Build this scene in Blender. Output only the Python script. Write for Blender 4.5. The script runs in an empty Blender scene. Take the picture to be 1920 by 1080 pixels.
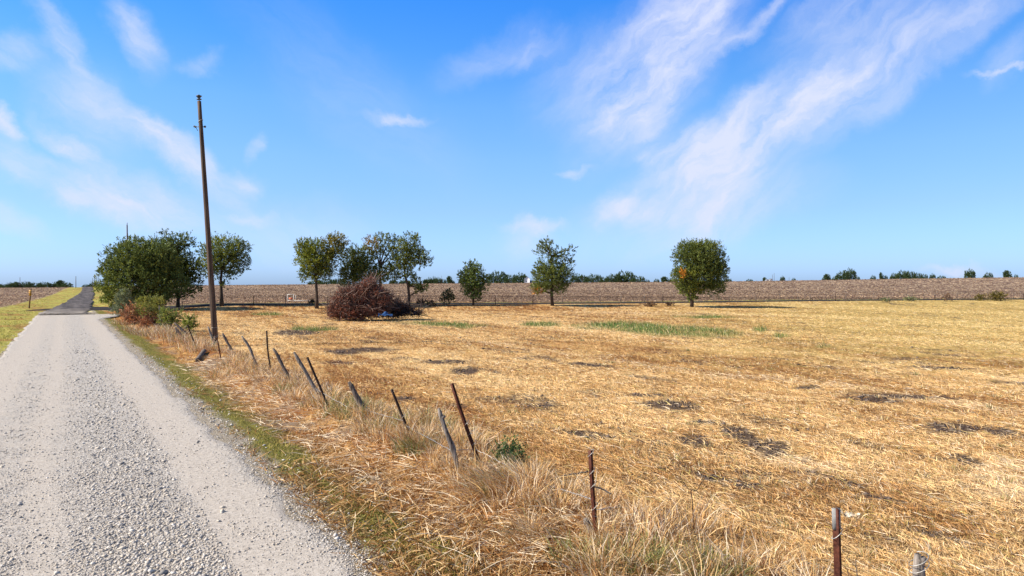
import bpy, math, random
import numpy as np
from mathutils import Vector, Matrix
random.seed(7); rng = np.random.default_rng(7)
S = bpy.context.scene; C = S.collection
R = math.radians
# ---------------------------------------------------------------- camera
CH, FP, HY = 3.0, 1300.0, 536.0            # eye height, focal length in photo pixels, eye-level row
cd = bpy.data.cameras.new('camera'); cam = bpy.data.objects.new('camera', cd); C.objects.link(cam)
cd.sensor_width = 36; cd.lens = FP/1920*36; cd.clip_start = 0.05; cd.clip_end = 20000
cam.location = (0, 0, CH); cam.rotation_euler = (R(90) - math.atan((540-HY)/FP), 0, 0)
S.camera = cam
# ---------------------------------------------------------------- light and exposure
SUN_EL = R(36); SH = Vector((0.97, 0.22, 0)).normalized()          # shadows fall to the right, slightly away
sun_dir = Vector((-SH.x*math.cos(SUN_EL), -SH.y*math.cos(SUN_EL), math.sin(SUN_EL)))
sl = bpy.data.lights.new('sun', 'SUN'); sl.energy = 5.0; sl.angle = R(0.5); sl.color = (1.0, 0.90, 0.76)
so = bpy.data.objects.new('sun', sl); C.objects.link(so); so.rotation_euler = sun_dir.to_track_quat('Z', 'Y').to_euler()
S.view_settings.view_transform = 'Standard'; S.view_settings.look = 'None'
S.view_settings.exposure = 0.5; S.view_settings.gamma = 1.0
W = bpy.data.worlds.new('World'); S.world = W; W.use_nodes = True
def px2ang(px, py):
    dx = px-960; return math.atan2(dx, FP), math.atan2(HY-py, math.hypot(FP, dx))
def build_world():
    nt = W.node_tree; nt.nodes.clear(); N = nt.nodes.new; L = nt.links.new
    def val(sock, v):
        if hasattr(v, 'is_linked') or hasattr(v, 'links'): L(v, sock)
        else: sock.default_value = v
    def m(op, a, b=0.0, c=0.0):
        n = N('ShaderNodeMath'); n.operation = op
        val(n.inputs[0], a); val(n.inputs[1], b)
        if op in ('MULTIPLY_ADD', 'SMOOTH_MIN', 'SMOOTH_MAX'): val(n.inputs[2], c)
        return n.outputs[0]
    tc = N('ShaderNodeTexCoord').outputs['Generated']
    sp = N('ShaderNodeSeparateXYZ'); L(tc, sp.inputs[0])
    zc = m('MAXIMUM', sp.outputs[2], 0.002)
    cv = N('ShaderNodeCombineXYZ'); L(sp.outputs[0], cv.inputs[0]); L(sp.outputs[1], cv.inputs[1]); L(zc, cv.inputs[2])
    sky = N('ShaderNodeTexSky'); sky.sky_type = 'NISHITA'; sky.sun_disc = False
    sky.sun_elevation = SUN_EL; sky.sun_rotation = math.atan2(sun_dir.x, sun_dir.y)
    sky.air_density = 1.0; sky.dust_density = 0.6; sky.ozone_density = 1.5
    L(cv.outputs[0], sky.inputs[0])
    el = m('ARCSINE', sp.outputs[2]); az = m('ARCTAN2', sp.outputs[0], sp.outputs[1])
    mr = N('ShaderNodeMapRange'); L(el, mr.inputs[0]); mr.inputs[1].default_value = 0; mr.inputs[2].default_value = R(30)
    cr = N('ShaderNodeValToRGB'); L(mr.outputs[0], cr.inputs[0])
    els = SKY_GAIN
    r = cr.color_ramp
    r.elements[0].position = els[0][0]; r.elements[0].color = (*els[0][1], 1); r.elements[1].position = els[-1][0]; r.elements[1].color = (*els[-1][1], 1)
    for p, c in els[1:-1]:
        e = r.elements.new(p); e.color = (*c, 1)
    mul = N('ShaderNodeVectorMath'); mul.operation = 'MULTIPLY'; L(sky.outputs[0], mul.inputs[0]); L(cr.outputs[0], mul.inputs[1])
    mul2 = N('ShaderNodeVectorMath'); mul2.operation = 'SCALE'; L(mul.outputs[0], mul2.inputs[0]); azg = N('ShaderNodeFloatCurve'); rg = N('ShaderNodeMapRange'); L(az, rg.inputs[0]); rg.inputs[1].default_value = -1.2; rg.inputs[2].default_value = 1.2
    L(rg.outputs[0], azg.inputs[1]); cvv = azg.mapping.curves[0]; cvv.points[0].location = (0, .88); cvv.points[1].location = (1, .70)
    for x_, y_ in ((.26, .96), (.47, 1.0), (.73, .84)): cvv.points.new(x_, y_)
    azg.mapping.update(); L(m('MULTIPLY', azg.outputs[0], 4.0), mul2.inputs[3])
    # cirrus clouds, laid out by azimuth and elevation of the sky
    cc = N('ShaderNodeCombineXYZ'); L(az, cc.inputs[0]); L(el, cc.inputs[1])
    n1 = N('ShaderNodeTexNoise'); L(cc.outputs[0], n1.inputs[0]); n1.inputs['Scale'].default_value = 9; n1.inputs['Detail'].default_value = 8; n1.inputs['Roughness'].default_value = .62
    n1b = N('ShaderNodeVectorMath'); n1b.operation = 'SUBTRACT'; L(n1.outputs['Color'], n1b.inputs[0]); n1b.inputs[1].default_value = (.5, .5, .5)
    n1c = N('ShaderNodeVectorMath'); n1c.operation = 'SCALE'; L(n1b.outputs[0], n1c.inputs[0]); n1c.inputs[3].default_value = .085
    wv = N('ShaderNodeVectorMath'); wv.operation = 'ADD'; L(cc.outputs[0], wv.inputs[0]); L(n1c.outputs[0], wv.inputs[1])
    tot = None
    for (px, py, hl, hw, ang, st) in CLOUDS:
        a, e = px2ang(px, py); ca = math.cos(a)
        sx, sy = ca*ca/FP, ca/FP
        th = math.atan2(math.sin(R(ang))*sy, math.cos(R(ang))*sx)
        mp = N('ShaderNodeMapping'); mp.vector_type = 'TEXTURE'; L(wv.outputs[0], mp.inputs[0])
        mp.inputs['Location'].default_value = (a, e, 0); mp.inputs['Rotation'].default_value = (0, 0, th)
        mp.inputs['Scale'].default_value = (hl*1.65*(sx+sy)/2, hw*2.1*(sx+sy)/2, 1)
        ln = N('ShaderNodeVectorMath'); ln.operation = 'LENGTH'; L(mp.outputs[0], ln.inputs[0])
        q = N('ShaderNodeMapRange'); q.interpolation_type = 'SMOOTHSTEP'; L(ln.outputs['Value'], q.inputs[0])
        q.inputs[1].default_value = 1.0; q.inputs[2].default_value = 0.0; q.inputs[3].default_value = 0; q.inputs[4].default_value = min(.95, st*1.2)
        tot = q.outputs[0] if tot is None else m('SUBTRACT', m('ADD', tot, q.outputs[0]), m('MULTIPLY', tot, q.outputs[0]))
    def wisps(ang, sc, stretch):
        mp = N('ShaderNodeMapping'); L(wv.outputs[0], mp.inputs[0]); mp.inputs['Rotation'].default_value = (0, 0, -R(ang)); 
        mp2 = N('ShaderNodeMapping'); L(mp.outputs[0], mp2.inputs[0]); mp2.inputs['Scale'].default_value = (sc, sc*stretch, 1)
        n = N('ShaderNodeTexNoise'); L(mp2.outputs[0], n.inputs[0]); n.inputs['Scale'].default_value = 1; n.inputs['Detail'].default_value = 9; n.inputs['Roughness'].default_value = .6
        return n.outputs['Fac']
    right = N('ShaderNodeMapRange'); L(az, right.inputs[0]); right.inputs[1].default_value = -.15; right.inputs[2].default_value = 0.05
    wn = N('ShaderNodeMix'); L(right.outputs[0], wn.inputs[0]); L(wisps(-28, 8, 3.4), wn.inputs[2]); L(wisps(38, 8, 3.4), wn.inputs[3])
    wq = N('ShaderNodeMapRange'); L(wn.outputs[0], wq.inputs[0]); wq.inputs[1].default_value = .30; wq.inputs[2].default_value = .68; wq.inputs[3].default_value = .3; wq.inputs[4].default_value = 1.3
    al = m('MULTIPLY', tot, wq.outputs[0]); al = m('MINIMUM', al, .92)
    mx = N('ShaderNodeMix'); mx.data_type = 'RGBA'; L(al, mx.inputs[0]); L(mul2.outputs[0], mx.inputs[6]); mx.inputs[7].default_value = CLOUD_COL
    bg = N('ShaderNodeBackground'); L(mx.outputs[2], bg.inputs[0]); bg.inputs[1].default_value = SKY_STR
    out = N('ShaderNodeOutputWorld'); L(bg.outputs[0], out.inputs[0])
SKY_STR = 0.084
CLOUD_COL = (6.5, 6.9, 8.6, 1)
_T = [(0.0, (.76, 1.17, 2.35)), (.053, (.80, 1.17, 2.25)), (.2, (.88, 1.17, 1.68)), (.34, (.90, 1.30, 1.74)), (.48, (.80, 1.36, 1.95)), (.62, (.52, 1.28, 2.15)), (.74, (.36, 1.22, 2.36)), (.80, (.38, 1.1, 2.1)), (1.0, (.62, .66, .74))]
SKY_GAIN = [(p, tuple(v*.25 for v in c)) for p, c in _T]
CLOUDS = [  # photo px of the centre, half length, half width, tilt in degrees, strength
 (1235, 110, 190, 62, 52, .62), (1170, 200, 75, 26, 45, .6), (1235, 180, 75, 30, 58, .6), (1120, 140, 120, 55, 30, .35), (1300, 40, 110, 45, 35, .45),
 (1400, 55, 130, 12, 32, .45),
 (1440, 245, 330, 50, 27, .55), (1340, 275, 120, 40, 20, .55), (1480, 200, 120, 40, 25, .5), (1620, 140, 160, 45, 28, .45), (1800, 55, 120, 24, 30, .35),
 (1325, 345, 80, 75, 60, .55), (1180, 396, 60, 20, 8, .6), (1290, 415, 110, 38, 25, .45), (1420, 370, 120, 40, 10, .3), (1250, 275, 60, 14, 15, .5),
 (1600, 18, 150, 45, 18, .42), (1890, 118, 60, 5, 2, .5), (1895, 100, 50, 24, 40, .25), (1805, 510, 62, 8, -5, .55),
 (112, 60, 85, 22, -55, .55), (262, 62, 70, 28, -58, .5), (150, 190, 110, 50, -45, .35), (375, 118, 34, 14, 30, .35),
 (12, 228, 34, 14, -20, .6), (140, 272, 62, 18, -30, .85), (25, 292, 60, 28, -20, .5), (255, 378, 150, 36, -14, .9), (145, 358, 42, 22, 0, .75),
 (330, 285, 150, 24, -32, .75), (465, 340, 34, 20, -25, .5), (12, 95, 30, 45, -50, .4), (15, 400, 70, 18, -30, .4), (742, 218, 56, 8, 2, .6),
 (925, 105, 90, 28, 22, .33), (1000, 424, 56, 9, -2, .6), (985, 452, 48, 26, 0, .35), (560, 435, 140, 40, 0, .2), (660, 170, 230, 60, -38, .13), (485, 268, 22, 10, 70, .35),
 (1070, 322, 26, 6, 3, .4), (470, 405, 36, 8, 5, .35), (1000, 100, 60, 16, 30, .25)]
build_world()
# ---------------------------------------------------------------- helpers
def tag(o, label=None, cat=None, group=None, kind=None):
    if label: o['label'] = label
    if cat: o['category'] = cat
    if group: o['group'] = group
    if kind: o['kind'] = kind
    return o
def thing(name, label, cat, loc=(0, 0, 0), group=None):
    o = bpy.data.objects.new(name, None); C.objects.link(o); o.location = loc; o.empty_display_size = .3
    return tag(o, label, cat, group)
def np_mesh(name, V, F, mat, parent=None, col=None, uv=None, smooth=False, origin=None):
    """V (n,3); F (m,k) int array or list of such arrays"""
    V = np.asarray(V, dtype=np.float32)
    if origin is not None: V = V - np.asarray(origin, dtype=np.float32)
    if not isinstance(F, list): F = [F]
    F = [f for f in F if len(f)]
    me = bpy.data.meshes.new(name)
    me.vertices.add(len(V)); me.vertices.foreach_set('co', V.ravel())
    loops = np.concatenate([f.ravel() for f in F]).astype(np.int32)
    tots = np.concatenate([np.full(len(f), f.shape[1]) for f in F]).astype(np.int32)
    starts = np.concatenate([[0], np.cumsum(tots)[:-1]]).astype(np.int32)
    me.loops.add(len(loops)); me.loops.foreach_set('vertex_index', loops)
    me.polygons.add(len(tots)); me.polygons.foreach_set('loop_start', starts); me.polygons.foreach_set('loop_total', tots)
    if smooth: me.polygons.foreach_set('use_smooth', np.ones(len(tots), dtype=bool))
    me.update(calc_edges=True)
    if col is not None:
        a = me.attributes.new('Col', 'FLOAT_COLOR', 'POINT')
        c = np.ones((len(V), 4), dtype=np.float32); c[:, :3] = col; a.data.foreach_set('color', c.ravel())
    if uv is not None:
        u = me.uv_layers.new(name='UVMap'); u.data.foreach_set('uv', np.asarray(uv, dtype=np.float32)[loops].ravel())
    me.materials.append(mat)
    o = bpy.data.objects.new(name, me); C.objects.link(o)
    if parent is not None: o.parent = parent
    elif origin is not None: o.location = origin
    return o
class MB:
    """collects tubes, boxes and loose faces for one mesh"""
    def __init__(s): s.V = []; s.Q = []; s.T = []; s.n = 0; s.col = []
    def add(s, V, Q=None, T=None, col=None):
        V = np.asarray(V, dtype=float); s.V.append(V)
        if Q is not None and len(Q): s.Q.append(np.asarray(Q)+s.n)
        if T is not None and len(T): s.T.append(np.asarray(T)+s.n)
        s.col.append(np.tile(np.asarray(col if col is not None else (.3, .3, .3), dtype=float), (len(V), 1)) if col is None or np.ndim(col) == 1 else np.asarray(col))
        s.n += len(V)
    def tube(s, pts, rad, k=7, cap=True, col=None, wob=0.0):
        pts = [Vector(p) for p in pts]; rad = [rad]*len(pts) if not hasattr(rad, '__len__') else rad
        V = []; up = Vector((.31, .93, .17))
        for i, p in enumerate(pts):
            d = (pts[min(i+1, len(pts)-1)]-pts[max(i-1, 0)]).normalized()
            if abs(d.dot(up)) > .95: up = Vector((1, .1, .2))
            a = d.cross(up).normalized(); b = d.cross(a)
            for j in range(k):
                th = 2*math.pi*j/k; r = rad[i]*(1+random.uniform(-wob, wob))
                V.append(p+a*math.cos(th)*r+b*math.sin(th)*r)
        Q = [(i*k+j, i*k+(j+1) % k, (i+1)*k+(j+1) % k, (i+1)*k+j) for i in range(len(pts)-1) for j in range(k)]
        T = []
        if cap:
            n0 = len(V); V += [pts[0], pts[-1]]
            T = [((j+1) % k, j, n0) for j in range(k)] + [((len(pts)-1)*k+j, (len(pts)-1)*k+(j+1) % k, n0+1) for j in range(k)]
        s.add([tuple(v) for v in V], Q, T, col)
    def box(s, c, size, rot=None, col=None):
        c = Vector(c); h = Vector(size)/2; V = []
        for x in (-1, 1):
            for y in (-1, 1):
                for z in (-1, 1):
                    v = Vector((x*h.x, y*h.y, z*h.z)); V.append(tuple(c+(rot @ v if rot else v)))
        s.add(V, [(0, 1, 3, 2), (4, 6, 7, 5), (0, 4, 5, 1), (2, 3, 7, 6), (0, 2, 6, 4), (1, 5, 7, 3)], None, col)
    def build(s, name, mat, parent=None, smooth=False, origin=None):
        F = []
        if s.Q: F.append(np.concatenate(s.Q))
        if s.T: F.append(np.concatenate(s.T))
        og = origin
        if parent is not None and og is None: og = tuple(parent.location)
        return np_mesh(name, np.concatenate(s.V), F, mat, parent, col=np.concatenate(s.col), smooth=smooth, origin=og)
def h2(ix, iy, seed):
    with np.errstate(over='ignore'):
        n = (ix.astype(np.int64)*374761393 + iy.astype(np.int64)*668265263 + seed*1442695041) & 0xffffffff
        n = ((n ^ (n >> 13))*1274126177) & 0xffffffff
        n = (n ^ (n >> 16)) & 0xffffff
    return n/float(0xffffff)
def vn(x, y, seed=0):
    x = np.asarray(x, float); y = np.asarray(y, float)
    ix = np.floor(x); iy = np.floor(y); fx = x-ix; fy = y-iy
    fx = fx*fx*(3-2*fx); fy = fy*fy*(3-2*fy)
    a = h2(ix, iy, seed); b = h2(ix+1, iy, seed); c = h2(ix, iy+1, seed); d = h2(ix+1, iy+1, seed)
    return (a*(1-fx)+b*fx)*(1-fy)+(c*(1-fx)+d*fx)*fy
def fbm(x, y, seed=0, o=4):
    t = 0; a = .5; s = 0
    for i in range(o): t = t+a*vn(x*2**i, y*2**i, seed+i*17); s += a; a *= .55
    return t/s
def ss(a, b, x): t = np.clip((x-a)/(b-a), 0, 1); return t*t*(3-2*t)
# ---------------------------------------------------------------- the lie of the land
US, UC = .542, .840                          # the lane runs along (-.542, .84); s is the distance to the right of its right edge
def st(X, Y): return UC*(X-3.15)+US*Y, -US*(X-3.15)+UC*Y
def road_c(Y): return np.interp(Y, [0, 70, 90, 147, 224, 406, 700], [-2.5, -2.5, -1.9, .35, 3.2, 8.4, 14])
SIDE_X = [-75, -60, -52, -46, -40, 5, 25, 48, 94, 250]
SIDE_Y = [88, 91, 92, 92.5, 94.5, 98.5, 105, 116, 130, 180]
def side_y(X): return np.interp(X, SIDE_X, SIDE_Y)
RX = [-.9, -.74, -.277, .18, .34, .55, .72, 1.0]; RH = [1.55, 1.6, 3.35, 4.75, 5.4, 6.9, 7.9, 9.0]
def hgt(X, Y, micro=True):
    X = np.asarray(X, float); Y = np.asarray(Y, float)
    r = np.interp(X/450.0, RX, RH)
    z = r*ss(150, 450, Y) - 4.5*ss(450, 760, Y) - np.maximum(0, Y-1000)*.007
    s, t = st(X, Y)
    z = z + .5*ss(8, 18, s-road_c(Y))*ss(-np.interp(X, [-20, 20], [10, 15]), -3.2, Y-side_y(X))      # the side road runs on a low bank
    if micro:
        far = 1-ss(100, 200, Y)
        m = (fbm(X*.5, Y*.5, 3)-.5)*.16 + (fbm(X*2.3, Y*2.3, 5, 3)-.5)*.07
        out = np.maximum(ss(.05, .9, s), ss(-5.3, -6.3, s))
        bank = .10*np.exp(-((s-3.0)/.7)**2) - .12*np.exp(-((s-1.6)/.7)**2)
        z = z + far*out*(m*np.clip(1.0, 0, 1)+bank) - .02*far*out
        # keep it flat where the roads lie
        dside = np.abs(Y-side_y(X)); keep = np.where(X < -38, ss(8.5, 11, dside), ss(6, 10, dside))
        z = z - far*out*(m+bank)*(1-keep)
    return z
def ground(px, py):
    """the point of the land seen at a photo pixel"""
    tx = (px-960)/FP; tz = -(py-HY)/FP; lo = 1.0; Y = 2.0
    while Y < 900:
        if CH+tz*Y < float(hgt(tx*Y, Y, False)): break
        lo = Y; Y *= 1.01
    hi = Y
    for _ in range(30):
        mid = (lo+hi)/2
        if CH+tz*mid < float(hgt(tx*mid, mid, False)): hi = mid
        else: lo = mid
    return tx*hi, hi, float(hgt(tx*hi, hi))
def at(px, py, Y): return Vector(((px-960)/FP*Y, Y, CH-(py-HY)/FP*Y))
def proj(X, Y): return 960+FP*X/np.maximum(Y, .1), HY+FP*CH/np.maximum(Y, .1)
SOIL = [(645, 658, 32, 5, 0), (840, 678, 48, 4.5, 0), (872, 696, 28, 7, 0), (1100, 683, 45, 3.5, 3), (1262, 762, 55, 10, 5), (1025, 760, 24, 5, 0),
        (1110, 813, 52, 8, 4), (1390, 818, 40, 13, 12), (1445, 838, 48, 15, 10), (1640, 747, 62, 5, 3), (1790, 803, 62, 12, 4), (1300, 826, 34, 10, 8), (1335, 893, 40, 10, 14),
        (555, 623, 46, 6, 0), (1690, 742, 120, 3, 3), (1400, 908, 34, 8, 14), (1540, 892, 50, 8, 12), (1660, 938, 62, 9, 12), (1605, 910, 34, 7, 12), (1515, 725, 26, 4, 0),
        (1760, 1000, 60, 9, 12), (1880, 812, 40, 9, 4), (1810, 862, 44, 8, 12), (1210, 742, 50, 4, 4), (980, 905, 60, 4, 0), (760, 745, 24, 4, 0),
        (690, 655, 50, 3, 0), (1760, 690, 70, 3, 2), (1320, 795, 30, 5, 6)]
SWATH = [(1000, 655, 130, 4, 8), (1230, 688, 160, 5, 9), (1480, 713, 170, 6, 6), (1760, 752, 190, 7, 7), (1500, 868, 90, 12, 10), (1880, 900, 70, 40, 10), (1240, 588, 200, 3, 1)]
RUSTB = [(1180, 652, 230, 9, 3), (700, 650, 150, 9, 0), (1380, 728, 200, 5, 5), (1250, 990, 160, 40, 12), (1000, 860, 130, 30, 8), (620, 700, 120, 20, 0)]
GREEN = [(1240, 618, 125, 11, 4), (1150, 611, 75, 7, 0), (1320, 594, 60, 2, 1), (1015, 608, 40, 4, 0), (1330, 622, 60, 7, 4), (1465, 630, 16, 4, 0), (1425, 618, 14, 4, 0), (600, 617, 34, 3.5, 0), (560, 616, 16, 3, 0),
         (830, 608, 90, 3.5, 2), (1545, 650, 14, 3, 0), (500, 589, 30, 2, 0), (870, 613, 20, 3, 0)]
def blobs_mask(X, Y, L, n):
    px, py = proj(X, Y); m = np.zeros_like(px); n3 = fbm(X*2.6, Y*2.6, 14, 4)*.6+.4*n
    for cx, cy, rx, ry, a in L:
        dx = px-cx; dy = py-cy - dx*math.tan(R(a))
        m = np.maximum(m, 1.25-np.sqrt((dx/rx)**2+(dy/ry)**2)*(.5+1.1*n3))
    return np.clip(m*2.0, 0, 1)*np.where(np.array(L is GREEN), (.45+.55*ss(.33, .5, fbm(X*.9, Y*.45, 19))), 1)
def zones(X, Y):
    s, t = st(X, Y); c = road_c(Y); n = fbm(X*.35, Y*.35, 11); n2 = fbm(X*1.7, Y*1.7, 12)
    sy = side_y(X)
    plough_l = ss(-8.3, -8.9, s-c+(n-.5)*1.5)*(Y > 12)
    beyond = ss(0, 1.0, Y-sy-8.0-(n-.5)*2)
    vr = (s-c) < 11
    plough_r = np.where(s-c > 0, beyond*np.where(vr & (Y > 85), 0, 1), 0)
    z = {}
    z['plough'] = np.clip(plough_l+plough_r, 0, 1)
    farverge = (s > 0)*(1-z['plough'])*((Y > sy+2) | ((s-c < 11) & (Y > 85)))
    z['verge'] = np.clip(((s < -5) | ((Y > 80) & (s <= 0)))*(1-plough_l)*(1-z['plough'])+farverge, 0, 1)
    rv = (s > -.3)*(1-ss(3.0, 3.9, s+(n2-.5)*.9))*(Y < sy-np.interp(X, [-50, -42], [7.5, 3]))
    z['roadside'] = rv
    z['field'] = np.clip(1-z['plough']-z['verge']-rv, 0, 1)*(s > 0)
    return z, s, t, n, n2
def mixc(a, b, f): f = np.asarray(f)[..., None]; return np.asarray(a)*(1-f)+np.asarray(b)*f
STRAW = np.array((.92, .66, .335)); GOLD = np.array((.70, .42, .16)); RUST = np.array((.36, .15, .05)); DARK = np.array((.075, .055, .05)); PALE = np.array((.92, .80, .60))
YG = np.array((.42, .38, .095)); GRN = np.array((.095, .17, .04)); SAGE = np.array((.25, .25, .12))
def streaks(s, t):
    return fbm(s*.22, t*.05, 31, 4), fbm(s*1.3, t*.35, 33, 4)
def groundcol(X, Y):
    z, s, t, n, n2 = zones(X, Y); A, B = streaks(s, t)
    w = rng.random(len(X))
    f = mixc(RUST*.7, GOLD*.9, ss(.3, .6, .55*B+.45*A+(w-.5)*.2)); f = mixc(f, STRAW*.95, ss(.46, .7, .5*A+.5*n2+(w-.5)*.2)*.8)
    px, py = proj(X, Y); yel = ss(1050, 1700, px+500*(n-.5))*ss(720, 620, py+120*(n2-.5))
    f = mixc(f, np.array((.62, .49, .17)), .6*yel)
    soil = blobs_mask(X, Y, SOIL, n2); gr = blobs_mask(X, Y, GREEN, n2)
    extra = ss(.66, .74, fbm(s*.9, t*.35, 51))*.7
    f = mixc(f, DARK*(.8+.5*w[:, None]), np.maximum(soil, extra)*.92); f = mixc(f, GRN*.9, gr*.8)
    v = mixc(YG, np.array((.36, .2, .07)), ss(.52, .68, n)); v = mixc(v, GRN*1.4, ss(.62, .75, n2)*.5); v = v*(.8+.4*w[:, None])
    rows = fbm(s*.9, t*.05, 71)
    p = mixc(np.array((.17, .11, .085)), np.array((.34, .24, .17)), ss(.35, .7, rows)); p = mixc(p, np.array((.6, .46, .31)), (w > .72)*.75)
    g = ss(1.6, 1.0, s+(n2-.5)*1.4+(n-.5)*.8)*ss(-.1, .3, s+(n2-.5)*.5); grey = ss(.55, .68, fbm(X*.9, Y*.9, 81))
    r = mixc(RUST*.85, GOLD*.8, ss(.4, .7, n2+(w-.5)*.3)); r = mixc(r, np.array((.22, .17, .14)), grey*.7); r = mixc(r, YG*.55, g); r = mixc(r, np.array((.40, .35, .28)), ss(.55, .2, s+(n2-.5)*.5))
    col = f*z['field'][:, None]+v*z['verge'][:, None]+p*z['plough'][:, None]+r*z['roadside'][:, None]
    dirt = 1-np.clip(z['field']+z['verge']+z['plough']+z['roadside'], 0, 1)
    return col+dirt[:, None]*np.array((.42, .36, .3))
# ---------------------------------------------------------------- materials
def newmat(name):
    m = bpy.data.materials.new(name); m.use_nodes = True; nt = m.node_tree; nt.nodes.clear()
    o = nt.nodes.new('ShaderNodeOutputMaterial'); return m, nt, o
def attr_mat(name, rough=.8, trans=0.0, noise=None, bump=None, spec=.2, tcol=None):
    m, nt, o = newmat(name); N = nt.nodes.new; L = nt.links.new
    a = N('ShaderNodeAttribute'); a.attribute_name = 'Col'; c = a.outputs['Color']
    if noise:
        for sc, lo, hi in noise:
            tc = N('ShaderNodeTexCoord'); n = N('ShaderNodeTexNoise'); L(tc.outputs['Object'], n.inputs[0]); n.inputs['Scale'].default_value = sc; n.inputs['Detail'].default_value = 6; n.inputs['Roughness'].default_value = .7
            r = N('ShaderNodeMapRange'); L(n.outputs['Fac'], r.inputs[0]); r.inputs[1].default_value = .3; r.inputs[2].default_value = .7; r.inputs[3].default_value = lo; r.inputs[4].default_value = hi
            q = N('ShaderNodeVectorMath'); q.operation = 'SCALE'; L(c, q.inputs[0]); L(r.outputs[0], q.inputs[3]); c = q.outputs[0]
    b = N('ShaderNodeBsdfPrincipled'); L(c, b.inputs['Base Color']); b.inputs['Roughness'].default_value = rough
    b.inputs['Specular IOR Level'].default_value = spec
    if bump:
        tc = N('ShaderNodeTexCoord'); n = N('ShaderNodeTexNoise'); L(tc.outputs['Object'], n.inputs[0]); n.inputs['Scale'].default_value = bump[0]; n.inputs['Detail'].default_value = 6
        bp = N('ShaderNodeBump'); bp.inputs['Strength'].default_value = bump[1]; bp.inputs['Distance'].default_value = bump[2]; L(n.outputs['Fac'], bp.inputs['Height']); L(bp.outputs[0], b.inputs['Normal'])
    res = b.outputs[0]
    if trans:
        t = N('ShaderNodeBsdfTranslucent'); L(c, t.inputs[0]); mx = N('ShaderNodeMixShader'); mx.inputs[0].default_value = trans
        L(res, mx.inputs[1]); L(t.outputs[0], mx.inputs[2]); res = mx.outputs[0]
    L(res, o.inputs[0]); return m
def plain_mat(name, col, rough=.7, metal=0.0, var=.25, scale=8, stretch=(1, 1, 1), bump=.3, col2=None, spec=.3):
    m, nt, o = newmat(name); N = nt.nodes.new; L = nt.links.new
    tc = N('ShaderNodeTexCoord'); mp = N('ShaderNodeMapping'); L(tc.outputs['Object'], mp.inputs[0]); mp.inputs['Scale'].default_value = stretch
    n = N('ShaderNodeTexNoise'); L(mp.outputs[0], n.inputs[0]); n.inputs['Scale'].default_value = scale; n.inputs['Detail'].default_value = 7; n.inputs['Roughness'].default_value = .65
    r = N('ShaderNodeValToRGB'); L(n.outputs['Fac'], r.inputs[0]); e = r.color_ramp.elements
    c2 = col2 or tuple(min(1, v*(1+var)) for v in col)
    e[0].position = .35; e[0].color = (*[v*(1-var) for v in col], 1); e[1].position = .68; e[1].color = (*c2, 1)
    b = N('ShaderNodeBsdfPrincipled'); L(r.outputs[0], b.inputs['Base Color']); b.inputs['Roughness'].default_value = rough; b.inputs['Metallic'].default_value = metal
    b.inputs['Specular IOR Level'].default_value = spec
    bp = N('ShaderNodeBump'); bp.inputs['Strength'].default_value = bump; bp.inputs['Distance'].default_value = .02; L(n.outputs['Fac'], bp.inputs['Height']); L(bp.outputs[0], b.inputs['Normal'])
    L(b.outputs[0], o.inputs[0]); return m
M_ground = attr_mat('ground_soil_and_thatch', .95, 0, [(3.0, .75, 1.2), (26, .55, 1.4), (110, .6, 1.35)], (30, .8, .05), spec=.05)
M_blade = attr_mat('dry_grass', .75, .18, spec=.12)
M_leaf = attr_mat('leaves', .55, .33, spec=.25)
M_dead = attr_mat('dead_leaves', .8, .12, spec=.1)
M_stone = attr_mat('gravel_stone', .85, 0, [(40, .8, 1.2)], spec=.2)
M_bark = plain_mat('bark', (.075, .055, .04), .9, 0, .4, 6, (1, 1, .3), .8)
M_twig = attr_mat('twig_wood', .85, 0, spec=.15)
M_pole = plain_mat('creosoted_pole_wood', (.075, .042, .028), .75, 0, .55, 9, (1.5, 1.5, .06), .6, col2=(.17, .11, .075))
M_greywood = plain_mat('weathered_wood', (.11, .085, .07), .9, 0, .6, 22, (1.6, 1.6, .12), 1.0, col2=(.42, .36, .31))
M_darkwood = plain_mat('dark_weathered_wood', (.045, .032, .027), .9, 0, .5, 22, (1.6, 1.6, .12), 1.0, col2=(.3, .24, .2))
M_rust = plain_mat('rusty_steel', (.085, .026, .018), .65, .2, .5, 18, (1, 1, 1), .5, col2=(.16, .05, .028))
M_rustdark = plain_mat('dark_rusty_steel', (.035, .022, .02), .7, .2, .5, 18, (1, 1, 1), .5, col2=(.075, .04, .03))
M_whitecap = plain_mat('faded_white_paint', (.3, .3, .29), .6, 0, .15, 20)
M_galv = plain_mat('galvanised_wire', (.5, .48, .45), .45, .6, .2, 30)
M_metal = plain_mat('dull_hardware', (.12, .13, .14), .5, .6, .2, 30)
M_white = plain_mat('white_paint', (.78, .78, .78), .6, 0, .08, 3)
M_roof = plain_mat('grey_roof', (.3, .32, .35), .7, 0, .1, 3)
M_dark = plain_mat('dark_opening', (.02, .022, .025), .4, 0, .1, 3)
M_tarp = plain_mat('blue_tarp', (.02, .07, .24), .6, 0, .5, 5, col2=(.06, .17, .42))
M_amber = plain_mat('amber_sign_paint', (.62, .30, .02), .5, 0, .1, 6)
M_black = plain_mat('black_paint', (.02, .02, .02), .5, 0, .1, 6)
M_signwood = plain_mat('weathered_sign_post', (.22, .12, .05), .8, 0, .2, 10)
M_orange = plain_mat('orange_paint', (.65, .16, .08), .6, 0, .15, 6)
M_litter = plain_mat('pale_paper_bark', (.8, .72, .58), .8, 0, .15, 10)
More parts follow.
